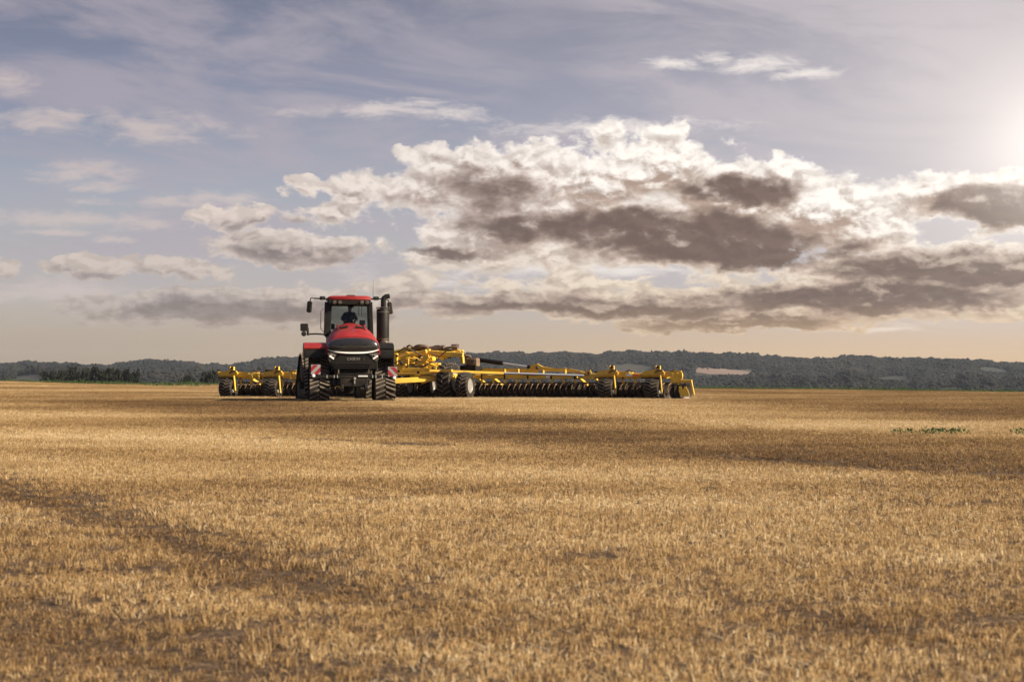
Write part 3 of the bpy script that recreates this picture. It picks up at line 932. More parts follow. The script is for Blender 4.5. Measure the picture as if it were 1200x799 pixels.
    for x in (-.98, -.72, -.60, .68, .80, 1.03):
        for dz in (-.032, .03):
            one(lambda q: q.lathe([(.016, 0), (.016, -.012), (.008, -.016)], (x, -.474, .94 + dz), 'y', 8), 'bolt', MAT['white'], hb)
    one(lambda q: q.box((.33, -.476, .955), (.34, .012, .05), .003), 'name_strip', MAT['white'], hb)
    for i in range(5):
        one(lambda q: q.box((.215 + i * .058, -.4825, .955), (.010, .004, .036), .001), 'dark_gap', MAT['black'], hb)
    m = MB()
    m.box((0, -.36, .72), (1.05, .22, .34), .04)
    m.beam((-.42, -.40, .62), (-.44, -.95, .46), .10, .14); m.beam((.42, -.40, .62), (.44, -.95, .46), .10, .14)
    m.build('front_linkage', MAT['chassis'], tractor)
    m = MB(); m.lathe([(.05, 0), (.055, -.04), (.03, -.09)], (.02, -.47, .86), 'y', 12); m.box((.02, -.49, .74), (.05, .05, .14), .01)
    m.build('tow_hook', MAT['rim'], tractor)
    for x in (-.30, -.16, .16, .34, .55):
        one(lambda q: q.tube([(x, -.36, .90), (x + .03, -.46, .82), (x + .01, -.44, .68)], .016, 6), 'hydraulic_line', MAT['steel'], tractor)
    # warning boards
    for sx, c in ((-1, T(370, 433, -.5)), (1, T(460, 435.5, -.5))):
        x, y, z = c; h = .17
        m = MB(); m.box((x, y, z), (2 * h, .014, 2 * h + .02), .004); bd = m.build('warning_board', MAT['signwhite'], tractor)
        for o in (-.34, -.113, .113, .34):
            # diagonal band clipped to the square
            def clip(poly, f):
                out = []
                for i in range(len(poly)):
                    a, b = poly[i], poly[(i + 1) % len(poly)]
                    fa, fb = f(a), f(b)
                    if fa >= 0: out.append(a)
                    if fa * fb < 0:
                        t = fa / (fa - fb); out.append((a[0] + t * (b[0] - a[0]), a[1] + t * (b[1] - a[1])))
                return out
            sq = [(-h, -h), (h, -h), (h, h), (-h, h)]
            wdt = .058
            sg = sx
            off = o if sx < 0 else o
            sq = clip(sq, lambda p: (p[0] + sg * p[1]) / 1.414 - off + wdt + .113 * 0)
            if len(sq) > 2: sq = clip(sq, lambda p: -(p[0] + sg * p[1]) / 1.414 + off + wdt)
            if len(sq) > 2:
                m = MB(); m.prism([(x + p[0], z + p[1]) for p in sq], y - .0115, y - .008)
                m.build('stripe', MAT['signred'], bd, smooth=0)
        lz = z - .225
        m = MB(); m.lathe([(.045, .02), (.062, 0), (.05, -.03), (.02, -.04)], (x - .08 * (1 if sx < 0 else -.8), y - .02, lz), 'y', 14); m.build('marker_lamp', MAT['lens'], bd)
        one(lambda q: q.beam((x, y + .02, z - .17), (x, -.42, .96), .03), 'bracket', MAT['black'], bd)
tractor_body()

# --- rubber track units
def track_outline():
    circ = [((.50, .40), .38), ((2.38, .40), .38), ((1.44, 1.26), .56)]
    P = []
    for (cy, cz), r in circ:
        for i in range(48):
            a = 2 * math.pi * i / 48; P.append((cy + r * math.cos(a), cz + r * math.sin(a)))
    P = sorted(set(P))
    def half(ps):
        h = []
        for p in ps:
            while len(h) > 1 and (h[-1][0] - h[-2][0]) * (p[1] - h[-2][1]) - (h[-1][1] - h[-2][1]) * (p[0] - h[-2][0]) <= 0: h.pop()
            h.append(p)
        return h
    lo = half(P); up = half(P[::-1])
    return lo[:-1] + up[:-1]
OUT = track_outline()
def resample(poly, step):
    pts = [Vector(p) for p in poly]; L = [0]
    for i in range(len(pts)): L.append(L[-1] + (pts[(i + 1) % len(pts)] - pts[i]).length)
    n = int(round(L[-1] / step)); out = []
    for j in range(n):
        s_ = L[-1] * j / n
        i = max(k for k in range(len(pts)) if L[k] <= s_)
        a, b = pts[i], pts[(i + 1) % len(pts)]
        t = (s_ - L[i]) / max(1e-9, L[i + 1] - L[i])
        p = a.lerp(b, t); d = (b - a).normalized()
        out.append((p, d))
    return out
TW = .72
LUG = {}
for sd_ in (-1, 1):
    m = MB()   # half chevron: x across, y along the belt, z outwards
    m.prism([(sd_ * .015, -.10), (sd_ * .36, .05), (sd_ * .36, .115), (sd_ * .015, -.03)], -.004, .055, 'xy')
    o = m.build('lug', MAT['lug'], None, smooth=0); LUG[sd_] = o.data
    bpy.data.objects.remove(o)
def track_unit(parent, base, xc):
    """base: matrix of the frame the unit sits on"""
    smp = resample(OUT, .06); n = len(smp)
    m = MB(); vs = []; fs = []
    for (p, d) in smp:
        nn = Vector((d[1], -d[0]))
        q = p + nn * .02; r_ = p - nn * .03
        vs += [(xc - TW / 2, q[0], q[1]), (xc + TW / 2, q[0], q[1]), (xc + TW / 2, r_[0], r_[1]), (xc - TW / 2, r_[0], r_[1])]
    for i in range(n):
        j = (i + 1) % n
        for k in range(4):
            k2 = (k + 1) % 4
            fs.append((i * 4 + k, i * 4 + k2, j * 4 + k2, j * 4 + k))
    m.m = base; m.add(vs, fs)
    belt = m.build('track_belt', MAT['rubber'], parent)
    for i, (p, d) in enumerate(resample(OUT, .165)):
        nn = Vector((d[1], -d[0]))
        for sd_ in (-1, 1):
            ph = d * (.0825 if sd_ > 0 else 0)
            M4 = Matrix(((1, 0, 0, xc), (0, d[0], nn[0], p[0] + nn[0] * .02 + ph[0]), (0, d[1], nn[1], p[1] + nn[1] * .02 + ph[1]), (0, 0, 0, 1)))
            o = bpy.data.objects.new('lug', LUG[sd_]); link(o, belt); o.matrix_local = base @ M4
    for (cy, cz), r, nm in (((.50, .40), .345, 'idler_wheel'), ((2.38, .40), .345, 'idler_wheel'), ((1.44, 1.26), .52, 'drive_wheel'), ((1.0, .27), .20, 'roller'), ((1.44, .27), .20, 'roller'), ((1.88, .27), .20, 'roller')):
        m = MB(); m.m = base
        m.lathe([(r * .25, -.30), (r * .9, -.29), (r, -.26), (r, -.12), (r * .7, -.08), (r * .7, .08), (r, .12), (r, .26), (r * .9, .29), (r * .25, .30)], (xc, cy, cz), 'x', 22)
        m.build(nm, MAT['chassis'], belt)
    m = MB(); m.m = base
    m.beam((xc, .5, .40), (xc, 2.38, .40), .16, .18); m.beam((xc, 1.44, .40), (xc, 1.44, 1.2), .3, .2)
    m.build('roller_frame', MAT['chassis'], belt)
ID = Matrix.Identity(4)
track_unit(tractor, ID, -1.22); track_unit(tractor, ID, 1.20)
PIV = Matrix.Translation((0, 4.75, 0)) @ Matrix.Rotation(R(7), 4, 'Z')
REAR = PIV @ Matrix.Translation((0, .35, 0))
track_unit(tractor, REAR, -1.22); track_unit(tractor, REAR, 1.20)
def rear():
    m = MB(); m.m = PIV
    m.box((0, 1.7, .95), (1.1, 3.2, .6), .06); m.box((0, 1.75, 1.02), (2.0, .34, .36), .05)
    m.box((0, 1.3, 1.45), (1.3, 1.5, .5), .08); m.beam((0, 3.1, .62), (0, 3.7, .58), .22, .14)
    m.build('rear_frame', MAT['chassis'], tractor)
    m = MB(); m.lathe([(.22, .3), (.26, .36), (.26, 1.45), (.22, 1.5)], (0, 4.75, 0), 'z', 18); m.build('pivot', MAT['chassis'], tractor)
rear()

def fender(sx, x0, x1, mat, flap):
    pr = [(.24, 1.99), (.31, 2.07), (.50, 2.15), (.95, 2.20), (1.9, 2.20), (2.5, 2.06), (2.8, 1.80)]
    m = MB(); poly = pr + [(p[0] + .015, p[1] - .045) for p in pr[::-1]]
    m.prism(poly, x0, x1, 'yz')
    f = m.build('fender', mat, tractor)
    m = MB(); m.prism([(.34, 2.03), (.5, 2.12), (.95, 2.18), (1.9, 2.18), (2.5, 2.04), (2.5, 1.75), (1.9, 1.55), (.9, 1.55), (.42, 1.2), (.34, 1.2)], flap - .02, flap + .02, 'yz')
    m.build('fender_side', MAT['black'], f)  # on the red fender, black paints in its shaded outer side
    m = MB(); m.prism([(.24, 1.86), (.30, 1.97), (.30, 1.66), (.26, 1.62)], x0 + .03, x1 - .02, 'yz'); m.build('mud_flap', MAT['black'], f)
    return f
fender(-1, -1.78, -.98, MAT['red'], -1.76)
fender(1, .98, 1.50, MAT['black'], 1.50)

def cab():
    y0, y1 = 2.95, 4.45
    one(lambda q: q.box((0, 3.75, 2.22), (1.66, 1.6, .78), .06), 'cab_base', MAT['black'], tractor)
    for sx in (-1, 1):
        wl = .27 if sx < 0 else .16
        one(lambda q: q.beam((sx * .84, y0 - .02, 2.5), (sx * .80, y0 + .10, 3.78), wl, .14), 'front_pillar', MAT['black'], tractor)
        one(lambda q: q.beam((sx * .84, y1, 2.5), (sx * .80, y1 - .05, 3.78), .10, .12), 'rear_pillar', MAT['black'], tractor)
        one(lambda q: q.beam((sx * .86, 3.55, 2.45), (sx * .83, 3.55, 3.76), .06, .10), 'door_post', MAT['black'], tractor)
        m = MB(); m.add([(sx * .845, y0 + .03, 2.6), (sx * .845, y1, 2.6), (sx * .812, y1 - .05, 3.72), (sx * .812, y0 + .13, 3.72)], [(0, 1, 2, 3)]); m.build('side_window', MAT['glass'], tractor, smooth=0)
    m = MB(); m.add([(-.78, y0, 2.6), (.78, y0, 2.6), (.74, y0 + .12, 3.72), (-.74, y0 + .12, 3.72)], [(0, 1, 2, 3)]); m.build('windscreen', MAT['glass'], tractor, smooth=0)
    m = MB(); m.add([(-.78, y1, 2.6), (.78, y1, 2.6), (.75, y1 - .05, 3.72), (-.75, y1 - .05, 3.72)], [(0, 1, 2, 3)]); m.build('rear_window', MAT['glass'], tractor, smooth=0)
    # roof
    m = MB(); ring = lambda k, z: [(x * k, y) for x, y in ((-.82, 2.86), (-.6, 2.74), (.6, 2.74), (.82, 2.86), (.84, 4.4), (.7, 4.56), (-.7, 4.56), (-.84, 4.4))]
    vs = []; zs = [(1.0, 3.87), (1.0, 3.95), (.96, 3.99), (.86, 4.02)]
    for k, z in zs:
        for x, y in ring(1, 0): vs.append((x * k, 3.65 + (y - 3.65) * k, z))
    fs = [tuple(range(8))[::-1]] + [(i * 8 + k, i * 8 + (k + 1) % 8, (i + 1) * 8 + (k + 1) % 8, (i + 1) * 8 + k) for i in range(3) for k in range(8)] + [tuple(range(24, 32))]
    m.add(vs, fs); roof = m.build('roof', MAT['red'], tractor)
    one(lambda q: q.box((.05, 3.2, 4.03), (.34, .5, .05), .02), 'roof_hatch', MAT['black'], roof)
    m = MB(); m.box((0, 3.64, 3.77), (1.62, 1.78, .19), .03); vis = m.build('visor', MAT['black'], tractor)
    for x in (-.58, -.38, .46, .66):
        m = MB(); m.lathe([(.075, .03), (.078, -.01), (.065, -.03), (.02, -.035)], (x, 2.72, 3.76), 'y', 14); m.build('work_light', MAT['steel'], vis)
    for sx in (-1, 1):
        m = MB(); m.beam((sx * .80, 3.0, 3.90), (sx * 1.36, 2.95, 3.92), .06, .05); m.box((sx * 1.02, 2.95, 3.93), (.22, .14, .14), .03)
        arm = m.build('mirror_arm', MAT['black'], tractor)
        m = MB(); m.lathe([(.07, .04), (.075, 0), (.06, -.03), (.02, -.035)], (sx * 1.0, 2.87, 3.93), 'y', 12); m.build('work_light', MAT['gloss'], arm)
    x, y, z = T(362.5, 359.5, 2.95)
    m = MB(); m.m = Matrix.Translation((x, y, z)) @ Euler((0, R(5), R(-12))).to_matrix().to_4x4()
    m.box((0, 0, 0), (.20, .09, .44), .04); mr = m.build('mirror', MAT['black'], tractor)
    one(lambda q: q.tube([(x + .02, y, z + .2), (x + .05, y, z + .33), (x + .14, y, z + .34)], .022, 8), 'mirror_stem', MAT['black'], mr)
    x2, y2, z2 = T(457, 361, 3.0)
    m = MB(); m.m = Matrix.Translation((x2, y2, z2)) @ Euler((0, R(-8), R(12))).to_matrix().to_4x4()
    m.box((0, 0, 0), (.18, .09, .46), .04); mr = m.build('mirror', MAT['black'], tractor)
    one(lambda q: q.tube([(x2 - .03, y2, z2 + .2), (x2 - .08, y2, z2 + .32), (x2 - .2, y2, z2 + .33)], .022, 8), 'mirror_stem', MAT['black'], mr)
    # lower left camera box, lamp and rail arm
    a = T(356.5, 383.5, 2.5); b = T(356, 391, 2.5); c = T(380, 391.8, 2.5); d = T(361, 391.5, 2.5)
    one(lambda q: q.box(a, (.30, .10, .29), .03), 'wide_mirror', MAT['black'], tractor)
    m = MB(); m.lathe([(.03, .05), (.09, .02), (.10, -.03), (.07, -.06), (.02, -.065)], b, 'y', 14); m.build('side_lamp', MAT['gloss'], tractor)
    m = MB(); m.tube([c, ((c[0] + d[0]) / 2, c[1], c[2] + .02), d], .03, 8); m.tube([(d[0], d[1], d[2] - .05), (d[0] - .02, d[1], a[2])], .045, 8); m.tube([c, (c[0] + .08, 2.6, c[2]), (-.72, 2.75, c[2] + .05)], .03, 8)
    m.build('lamp_arm', MAT['black'], tractor)
    g0 = T(379, 362, 2.85); g1 = T(379, 389, 2.85); w = .10
    one(lambda q: q.tube([(g0[0], 2.9, g0[2]), (g0[0] - w, 2.85, g0[2] - .08), (g0[0] - w, 2.85, g1[2] + .12), (g1[0] + .02, 2.9, g1[2])], .016, 6), 'grab_rail', MAT['steel'], tractor)
    # steering column, wheel, monitor, seat
    m = MB(); m.beam((.03, 3.15, 2.5), (.03, 3.38, 3.02), .10, .12)
    col = m.build('steering_column', MAT['black'], tractor)
    pts = []
    for i in range(25):
        q = 2 * math.pi * i / 24
        pts.append((.03 + .20 * math.cos(q), 3.42 + .20 * math.sin(q) * .75, 3.06 + .20 * math.sin(q) * .66))
    one(lambda q: q.tube(pts, .018, 8, cap=False), 'steering_wheel', MAT['black'], col)
    x, y, z = T(424.5, 379, 3.4)
    one(lambda q: q.box((x, y, z), (.22, .06, .26), .02), 'monitor', MAT['gloss'], tractor)
    one(lambda q: q.tube([(x, y + .03, z), (x + .05, y + .1, 2.6)], .02, 6), 'monitor_stem', MAT['black'], tractor)
    x, y, z = T(388.5, 381, 3.2)
    one(lambda q: q.box((x, y, z - .05), (.24, .10, .22), .04), 'dash_pod', MAT['black'], tractor)
    m = MB(); m.box((.06, 3.92, 2.74), (.54, .52, .16), .05); m.build('seat', MAT['fabric'], tractor)
    m = MB(); m.m = Matrix.Translation((.06, 4.20, 3.08)) @ Euler((R(-8), 0, 0)).to_matrix().to_4x4(); m.box((0, 0, 0), (.46, .12, .62), .05); m.build('seat_back', MAT['fabric'], tractor)
    for px_ in (420.5, 424):
        p = T(px_, 357, 3.5); q_ = T(px_ - .3, 371, 3.5)
        one(lambda q: q.tube([p, q_], .009, 5), 'wiper', MAT['black'], tractor)
    p = T(437, 351, 3.3); q_ = T(437.3, 328, 3.3)
    one(lambda k: k.tube([p, q_], [.010, .004], 6), 'aerial', MAT['black'], tractor)
cab()

def exhaust():
    v = 2.3
    b = T(448.6, 401, v); t = T(448.6, 362, v); x, y = b[0], v
    m = MB(); m.lathe([(.20, b[2] - .1), (.235, b[2]), (.24, b[2] + .06), (.24, t[2] - .05), (.225, t[2]), (.10, t[2] + .02)], (x, y, 0), 'z', 26)
    ex = m.build('exhaust_canister', MAT['black'], tractor)
    for z in (b[2] + .12, t[2] - .12):
        one(lambda q: q.lathe([(.246, z - .02), (.25, z - .015), (.25, z + .015), (.246, z + .02)], (x, y, 0), 'z', 26), 'band', MAT['steel'], ex)
    m = MB(); m.lathe([(.25, t[2] + .03), (.262, t[2] + .04), (.262, t[2] + .055), (.25, t[2] + .065), (.24, t[2] + .05)], (x, y, 0), 'z', 26, close=True)
    for k in range(6):
        q = k * math.pi / 3; m.tube([(x + .25 * math.cos(q), y + .25 * math.sin(q), t[2] + .045), (x + .22 * math.cos(q), y + .22 * math.sin(q), t[2] - .04)], .012, 5)
    m.build('heat_guard', MAT['steel'], ex)
    e = T(456.5, 347.2, v)
    bx = T(449.2, 355, v)[0]
    m = MB(); m.tube([(bx, y, t[2]), (bx, y, e[2] - .16), (bx + .02, y, e[2] - .07), (bx + .09, y, e[2] - .01), (e[0], y, e[2] + .01)], [.10, .10, .10, .095, .09], 14)
    m.build('exhaust_pipe', MAT['black'], tractor)
    # hoses and filter housing under the stack
    m = MB(); m.lathe([(.10, -.14), (.15, -.10), (.16, .10), (.11, .15)], (x + .02, y - .25, b[2] - .06), 'y', 16); m.build('filter_housing', MAT['steel'], tractor)
    m = MB(); m.box((x - .02, y, b[2] - .36), (.42, .5, .56), .06); m.build('exhaust_base', MAT['black'], tractor)
    m = MB(); m.tube([(x + .16, y - .2, b[2] + .05), (x + .24, y - .25, b[2] - .1), (x + .2, y - .25, b[2] - .4), (x + .05, y - .3, b[2] - .55)], .045, 8); m.build('hose', MAT['hose'], tractor)
exhaust()

# --- driver
def person():
    c = T(411, 361.5, 3.88)
    d = empty('person', (0, 0, 0), 0)
    J = {'pelvis': (.05, 3.98, 2.88), 'waist': (.05, 4.02, 3.06), 'chest': (.06, 4.02, 3.27), 'neck': (.06, 3.99, 3.44), 'chin': (.06, 3.955, 3.51), 'head': (c[0], 3.94, 3.60), 'crown': (c[0], 3.955, 3.675),
         'nose': (c[0] - .01, 3.865, 3.585),
         'shl': (-.13, 4.0, 3.36), 'ell': (-.26, 3.80, 3.16), 'wrl': (-.17, 3.56, 3.09), 'hal': (-.14, 3.49, 3.08),
         'shr': (.25, 4.0, 3.36), 'elr': (.33, 3.80, 3.13), 'wrr': (.24, 3.56, 3.07), 'har': (.20, 3.49, 3.07),
         'hil': (-.05, 3.93, 2.87), 'knl': (-.11, 3.50, 2.90), 'anl': (-.12, 3.38, 2.52), 'tol': (-.13, 3.24, 2.48),
         'hir': (.15, 3.93, 2.87), 'knr': (.21, 3.50, 2.90), 'anr': (.22, 3.38, 2.52), 'tor': (.23, 3.24, 2.48)}
    Rd = {'pelvis': .15, 'waist': .14, 'chest': .155, 'neck': .06, 'chin': .075, 'head': .098, 'crown': .075, 'nose': .016, 'hal': .03, 'har': .03}
    for k in J:
        if k not in Rd:
            Rd[k] = {'sh': .075, 'el': .05, 'wr': .032, 'hi': .09, 'kn': .068, 'an': .045, 'to': .04}[k[:2]]
    Eg = [('pelvis', 'waist'), ('waist', 'chest'), ('chest', 'neck'), ('neck', 'chin'), ('chin', 'head'), ('head', 'crown'), ('head', 'nose')]
    for s_ in 'lr':
        Eg += [('chest', 'sh' + s_), ('sh' + s_, 'el' + s_), ('el' + s_, 'wr' + s_), ('wr' + s_, 'ha' + s_), ('pelvis', 'hi' + s_), ('hi' + s_, 'kn' + s_), ('kn' + s_, 'an' + s_), ('an' + s_, 'to' + s_)]
        h = Vector(J['ha' + s_]); sx = 1 if s_ == 'l' else -1
        for i in range(5):
            a, b = 'f%s%d0' % (s_, i), 'f%s%d1' % (s_, i)
            off = (i - 1.5) * .020
            if i < 4:
                J[a] = tuple(h + Vector((sx * .02, -.035, .03 - off))); J[b] = tuple(h + Vector((sx * .045, -.045, .005 - off)))
            else:
                J[a] = tuple(h + Vector((sx * .03, .005, .03))); J[b] = tuple(h + Vector((sx * .055, -.01, .025)))
            Rd[a] = .009; Rd[b] = .008; Eg += [('ha' + s_, a), (a, b)]
    ks = list(J); me = bpy.data.meshes.new('body'); me.from_pydata([J[k] for k in ks], [(ks.index(a), ks.index(b)) for a, b in Eg], [])
    o = bpy.data.objects.new('body', me); link(o, d)
    sk = o.modifiers.new('skin', 'SKIN'); sk.use_smooth_shade = True
    for i, k in enumerate(ks):
        v = me.skin_vertices[0].data[i]; v.radius = (Rd[k], Rd[k] * (.8 if k in ('chest', 'waist') else 1)); v.use_root = (k == 'pelvis')
    ss_ = o.modifiers.new('sub', 'SUBSURF'); ss_.levels = 1; ss_.render_levels = 1
    dg = bpy.context.evaluated_depsgraph_get()
    me2 = bpy.data.meshes.new_from_object(o.evaluated_get(dg)); o.modifiers.clear(); o.data = me2
    me2.materials.clear(); me2.materials.append(MAT['shirt']); me2.materials.append(MAT['skin'])
    for p in me2.polygons:
        p.use_smooth = True
        ce = p.center
        if ce.z > 3.45 or (ce.y < 3.54 and ce.z > 3.0): p.material_index = 1
    m = MB(); h = J['head']
    m.lathe([(.104, -.01), (.112, .03), (.104, .08), (.07, .118), (.02, .13)], (h[0], h[1] + .012, h[2] + .01), 'z', 16)
    m.build('hair', MAT['fabric'], d)
    for sx in (-1, 1):
        m = MB(); m.box((h[0] + sx * .102, h[1] + .01, h[2] - .01), (.02, .04, .06), .008); m.build('ear', MAT['skin'], d)
        m = MB(); m.lathe([(.012, -.004), (.010, -.012)], (h[0] + sx * .036, h[1] - .088, h[2] + .005), 'y', 8); m.build('eye', MAT['gloss'], d)
    m = MB(); m.box((h[0], h[1] - .082, h[2] - .062), (.05, .02, .010), .003); m.build('mouth', MAT['signred'], d)
    d.matrix_world = Matrix.Translation((TO[0], TO[1], TG)) @ Matrix.Rotation(TRZ, 4, 'Z')
    tag(d, 'driver in dark clothes seated at the wheel inside the tractor cab', 'person')
person()

# ------------------------------------------------------------------ disc cultivator
IO = (-3.0, 85.3); IRZ = R(-20); IG = .955
imp = empty('disc_cultivator', (IO[0], IO[1], IG), IRZ)
tag(imp, 'very wide yellow disc cultivator with folding wings hitched behind the red tractor', 'cultivator')
I = solver(IO, IRZ, IG)
Y_ = MAT['yellow']

def P(px, py, v): return I(px, py, v)
def bar(name, pts, v, w, h, mat=None, parent=imp):
    """polyline of square tube through photo points at depth v"""
    m = MB(); q = [P(a, b, v) for a, b in pts]
    for a, b in zip(q[:-1], q[1:]): m.beam(a, b, w, h)
    if len(q) > 2:
        for c in q[1:-1]: m.box(c, (w * .96, w * .96, h * .96), .01)
    return m.build(name, mat or Y_, parent)
def plate(name, pts, v, t, mat=None, parent=imp):
    m = MB(); q = [P(a, b, v) for a, b in pts]
    m.prism([(p[0], p[2]) for p in q], v - t / 2, v + t / 2)
    return m.build(name, mat or Y_, parent)

# discs
def disc_mesh():
    m = MB()
    R_ = .335
    prof = [(.05, -.03), (.10, -.045), (.20, -.028), (.28, .0), (R_, .022), (R_, .028), (.28, .008), (.20, -.018), (.05, -.018)]
    m.lathe(prof, (0, 0, 0), 'x', 18)
    return m
dm = disc_mesh().build('disc', MAT['disc'], imp); disc_me = dm.data; bpy.data.objects.remove(dm)
m = MB(); m.tube([(0, .02, .40), (.0, .17, .33), (.0, .21, .16), (.0, .10, .02), (.0, .0, .0)], [.026, .026, .024, .026, .032], 6)
m.lathe([(.06, -.05), (.065, -.01), (.03, .02)], (0, 0, 0), 'x', 10)
am = m.build('disc_arm', MAT['rust'], imp); arm_me = am.data; bpy.data.objects.remove(am)
U0, U1 = -10.25, 10.35
row_n = 80
for row, (v, ang) in enumerate(((-.25, R(-24)), (.85, R(22)))):
    for i in range(row_n):
        u = U0 + (U1 - U0) * (i + .5 * row) / row_n
        o = bpy.data.objects.new('disc', disc_me); link(o, imp)
        o.matrix_local = Matrix.Translation((u, v, .26 + random.uniform(-.012, .012))) @ Matrix.Rotation(ang + random.uniform(-.05, .05), 4, 'Z') @ Matrix.Rotation(random.uniform(0, 6), 4, 'X')
        o = bpy.data.objects.new('disc_arm', arm_me); link(o, imp)
        o.matrix_local = Matrix.Translation((u + .045 - .09 * row, v - .06 * (1 - row), .27)) @ Matrix.Rotation(ang * .6 + math.pi * (1 - row), 4, 'Z') @ Matrix.Rotation(R(random.uniform(12, 24) * (2 * row - 1)), 4, 'Y')

# rails that carry the disc arms, with drop brackets from the frame beams
for v in (-.25, .85):
    for a, b in ((U0, -5.6), (-5.5, -1.3), (-1.2, 1.6), (1.7, 5.9), (6.0, U1)):
        one(lambda q: q.beam((a, v, .67), (b, v, .67), .09, .07), 'disc_rail', MAT['steel'], imp)
for k in range(40):
    u = U0 + .25 + k * .52
    if u > U1 - .2: break
    one(lambda q: (q.prism([(u - .05, .92), (u + .05, .92), (u + .03, .74), (u + .075, .66), (u - .03, .60), (u - .04, .74)], -.36, -.31)), 'drop_bracket', Y_, imp)
    if k % 2: one(lambda q: q.box((u, -.32, .93), (.07, .185, .195), .012), 'beam_clamp', MAT['chassis'], imp)

# main frame beams: front and rear, inner and outer, both wings, with cross members
zb = .93
for a, b in ((1.55, 6.05), (6.25, 10.1), (-5.95, -1.5), (-9.95, -6.15)):
    for v in (-.32, 1.05):
        one(lambda q: q.beam((a, v, zb), (b, v, zb), .16, .17), 'frame_beam', Y_, imp)
    n = 4
    for k in range(n):
        u = a + .3 + (b - a - .6) * k / (n - 1)
        one(lambda q: q.beam((u, -.30, zb + .01), (u, 1.03, zb + .01), .12, .13), 'cross_member', Y_, imp)
# hydraulic hoses sagging along the wings
for a, b, z, v in ((1.6, 3.6, 1.10, -.38), (3.6, 5.9, 1.07, -.40), (-3.6, -1.6, 1.10, -.38), (-5.9, -3.6, 1.07, -.40), (6.2, 8.0, 1.05, -.45), (8.0, 9.6, 1.05, -.45), (-8.0, -6.2, 1.05, -.45), (-9.6, -8.0, 1.05, -.45)):
    one(lambda q: q.tube([(a + (b - a) * t, v, z - .10 * math.sin(math.pi * t) + .03 * math.sin(9 * t + a)) for t in (0, .17, .33, .5, .67, .83, 1)], .022, 6), 'hose', MAT['hose'], imp)
# rear packer roller in five lengths
for a, b in ((-10.1, -6.2), (-6.1, -1.6), (-1.5, 1.5), (1.6, 6.1), (6.2, 10.2)):
    m = MB(); prof = [(.12, a)]
    n = int((b - a) / .16)
    for k in range(n):
        c = a + (k + .5) * (b - a) / n
        prof += [(.16, c - .06), (.27, c - .03), (.27, c + .03), (.16, c + .06)]
    prof.append((.12, b))
    m.lathe(prof, (0, 2.35, .25), 'x', 16); m.build('packer_roller', MAT['rubber'], imp)
    for u in (a + .3, b - .3):
        one(lambda q: q.beam((u, 1.05, zb), (u, 2.35, .55), .09, .11), 'roller_arm', Y_, imp)
    one(lambda q: q.beam((a, 2.35, .60), (b, 2.35, .60), .10, .10), 'roller_beam', MAT['steel'], imp)

# raised arms above the inner wings
def wing_arm(sg):
    f = (lambda x: x) if sg > 0 else (lambda x: 2 * 516.5 - x)
    bar('upper_beam', [(f(561), 433.2), (f(619), 434)], -.05, .13, .15)
    m = MB()
    pts = [(616, 437.5), (621, 431), (626, 426.2), (630, 426.2), (636, 429.5), (648, 431.4), (668, 432), (680, 434.5), (691, 438), (691, 441), (679, 438.5), (666, 435.2), (640, 435.2), (632, 433.2), (628, 437.5)]
    q = [P(f(a), b, -.1) for a, b in pts]
    m.prism([(p[0], p[2]) for p in q], -.17, -.03)
    wa = m.build('lift_arm', Y_, imp)
    for a in (592, 608, 637, 663):
        p0, p1 = P(f(a), 432, -.1), P(f(a), 441, -.3)
        one(lambda k: k.beam(p0, p1, .07, .09), 'strut', Y_, imp)
    # folding ram
    a, b, c = P(f(546), 419.5, -.1), P(f(589.5), 425.6, -.1), P(f(620), 430, -.1)
    m = MB(); m.tube([a, b], .10, 14); ram = m.build('hydraulic_ram', MAT['black'], imp)
    one(lambda k: k.tube([b, c], .042, 10), 'ram_rod', MAT['silver'], ram)
    one(lambda k: k.lathe([(.07, -.08), (.08, -.06), (.08, .06), (.07, .08)], c, 'y', 12), 'ram_pin', MAT['black'], ram)
    m = MB(); b2 = P(f(630), 431, -.2); m.lathe([(.055, -.13), (.06, -.11), (.06, .11), (.055, .13)], b2, 'y', 12); m.build('pivot_pin', MAT['steel'], wa)
    # tie rod in front, yellow then bare metal
    t0, t1, t2 = P(f(503), 434.2, -3.15), P(f(590), 437.2, -1.6), P(f(684), 440.0, -.75)
    one(lambda k: k.beam(t0, t1, .085, .10), 'tie_rod', Y_, imp)
    one(lambda k: k.tube([t1, t2], .045, 8), 'tie_rod_end', MAT['silver'], imp)
    # hinge between inner and outer wing
    plate('hinge_plate', [(f(686), 433.5), (f(692), 433.5), (f(695), 443.5), (f(684), 443.5)], -.43, .05)
    h = P(f(690), 437, -.46); one(lambda k: k.lathe([(.05, -.05), (.055, -.03), (.055, .03)], h, 'y', 12), 'hinge_pin', MAT['steel'], imp)
    e0, e1 = P(f(697), 436.5, -.3), P(f(722), 434.0, -.3)
    one(lambda k: k.tube([e0, e1], .06, 10), 'hinge_ram', MAT['black'], imp)
wing_arm(1); wing_arm(-1)

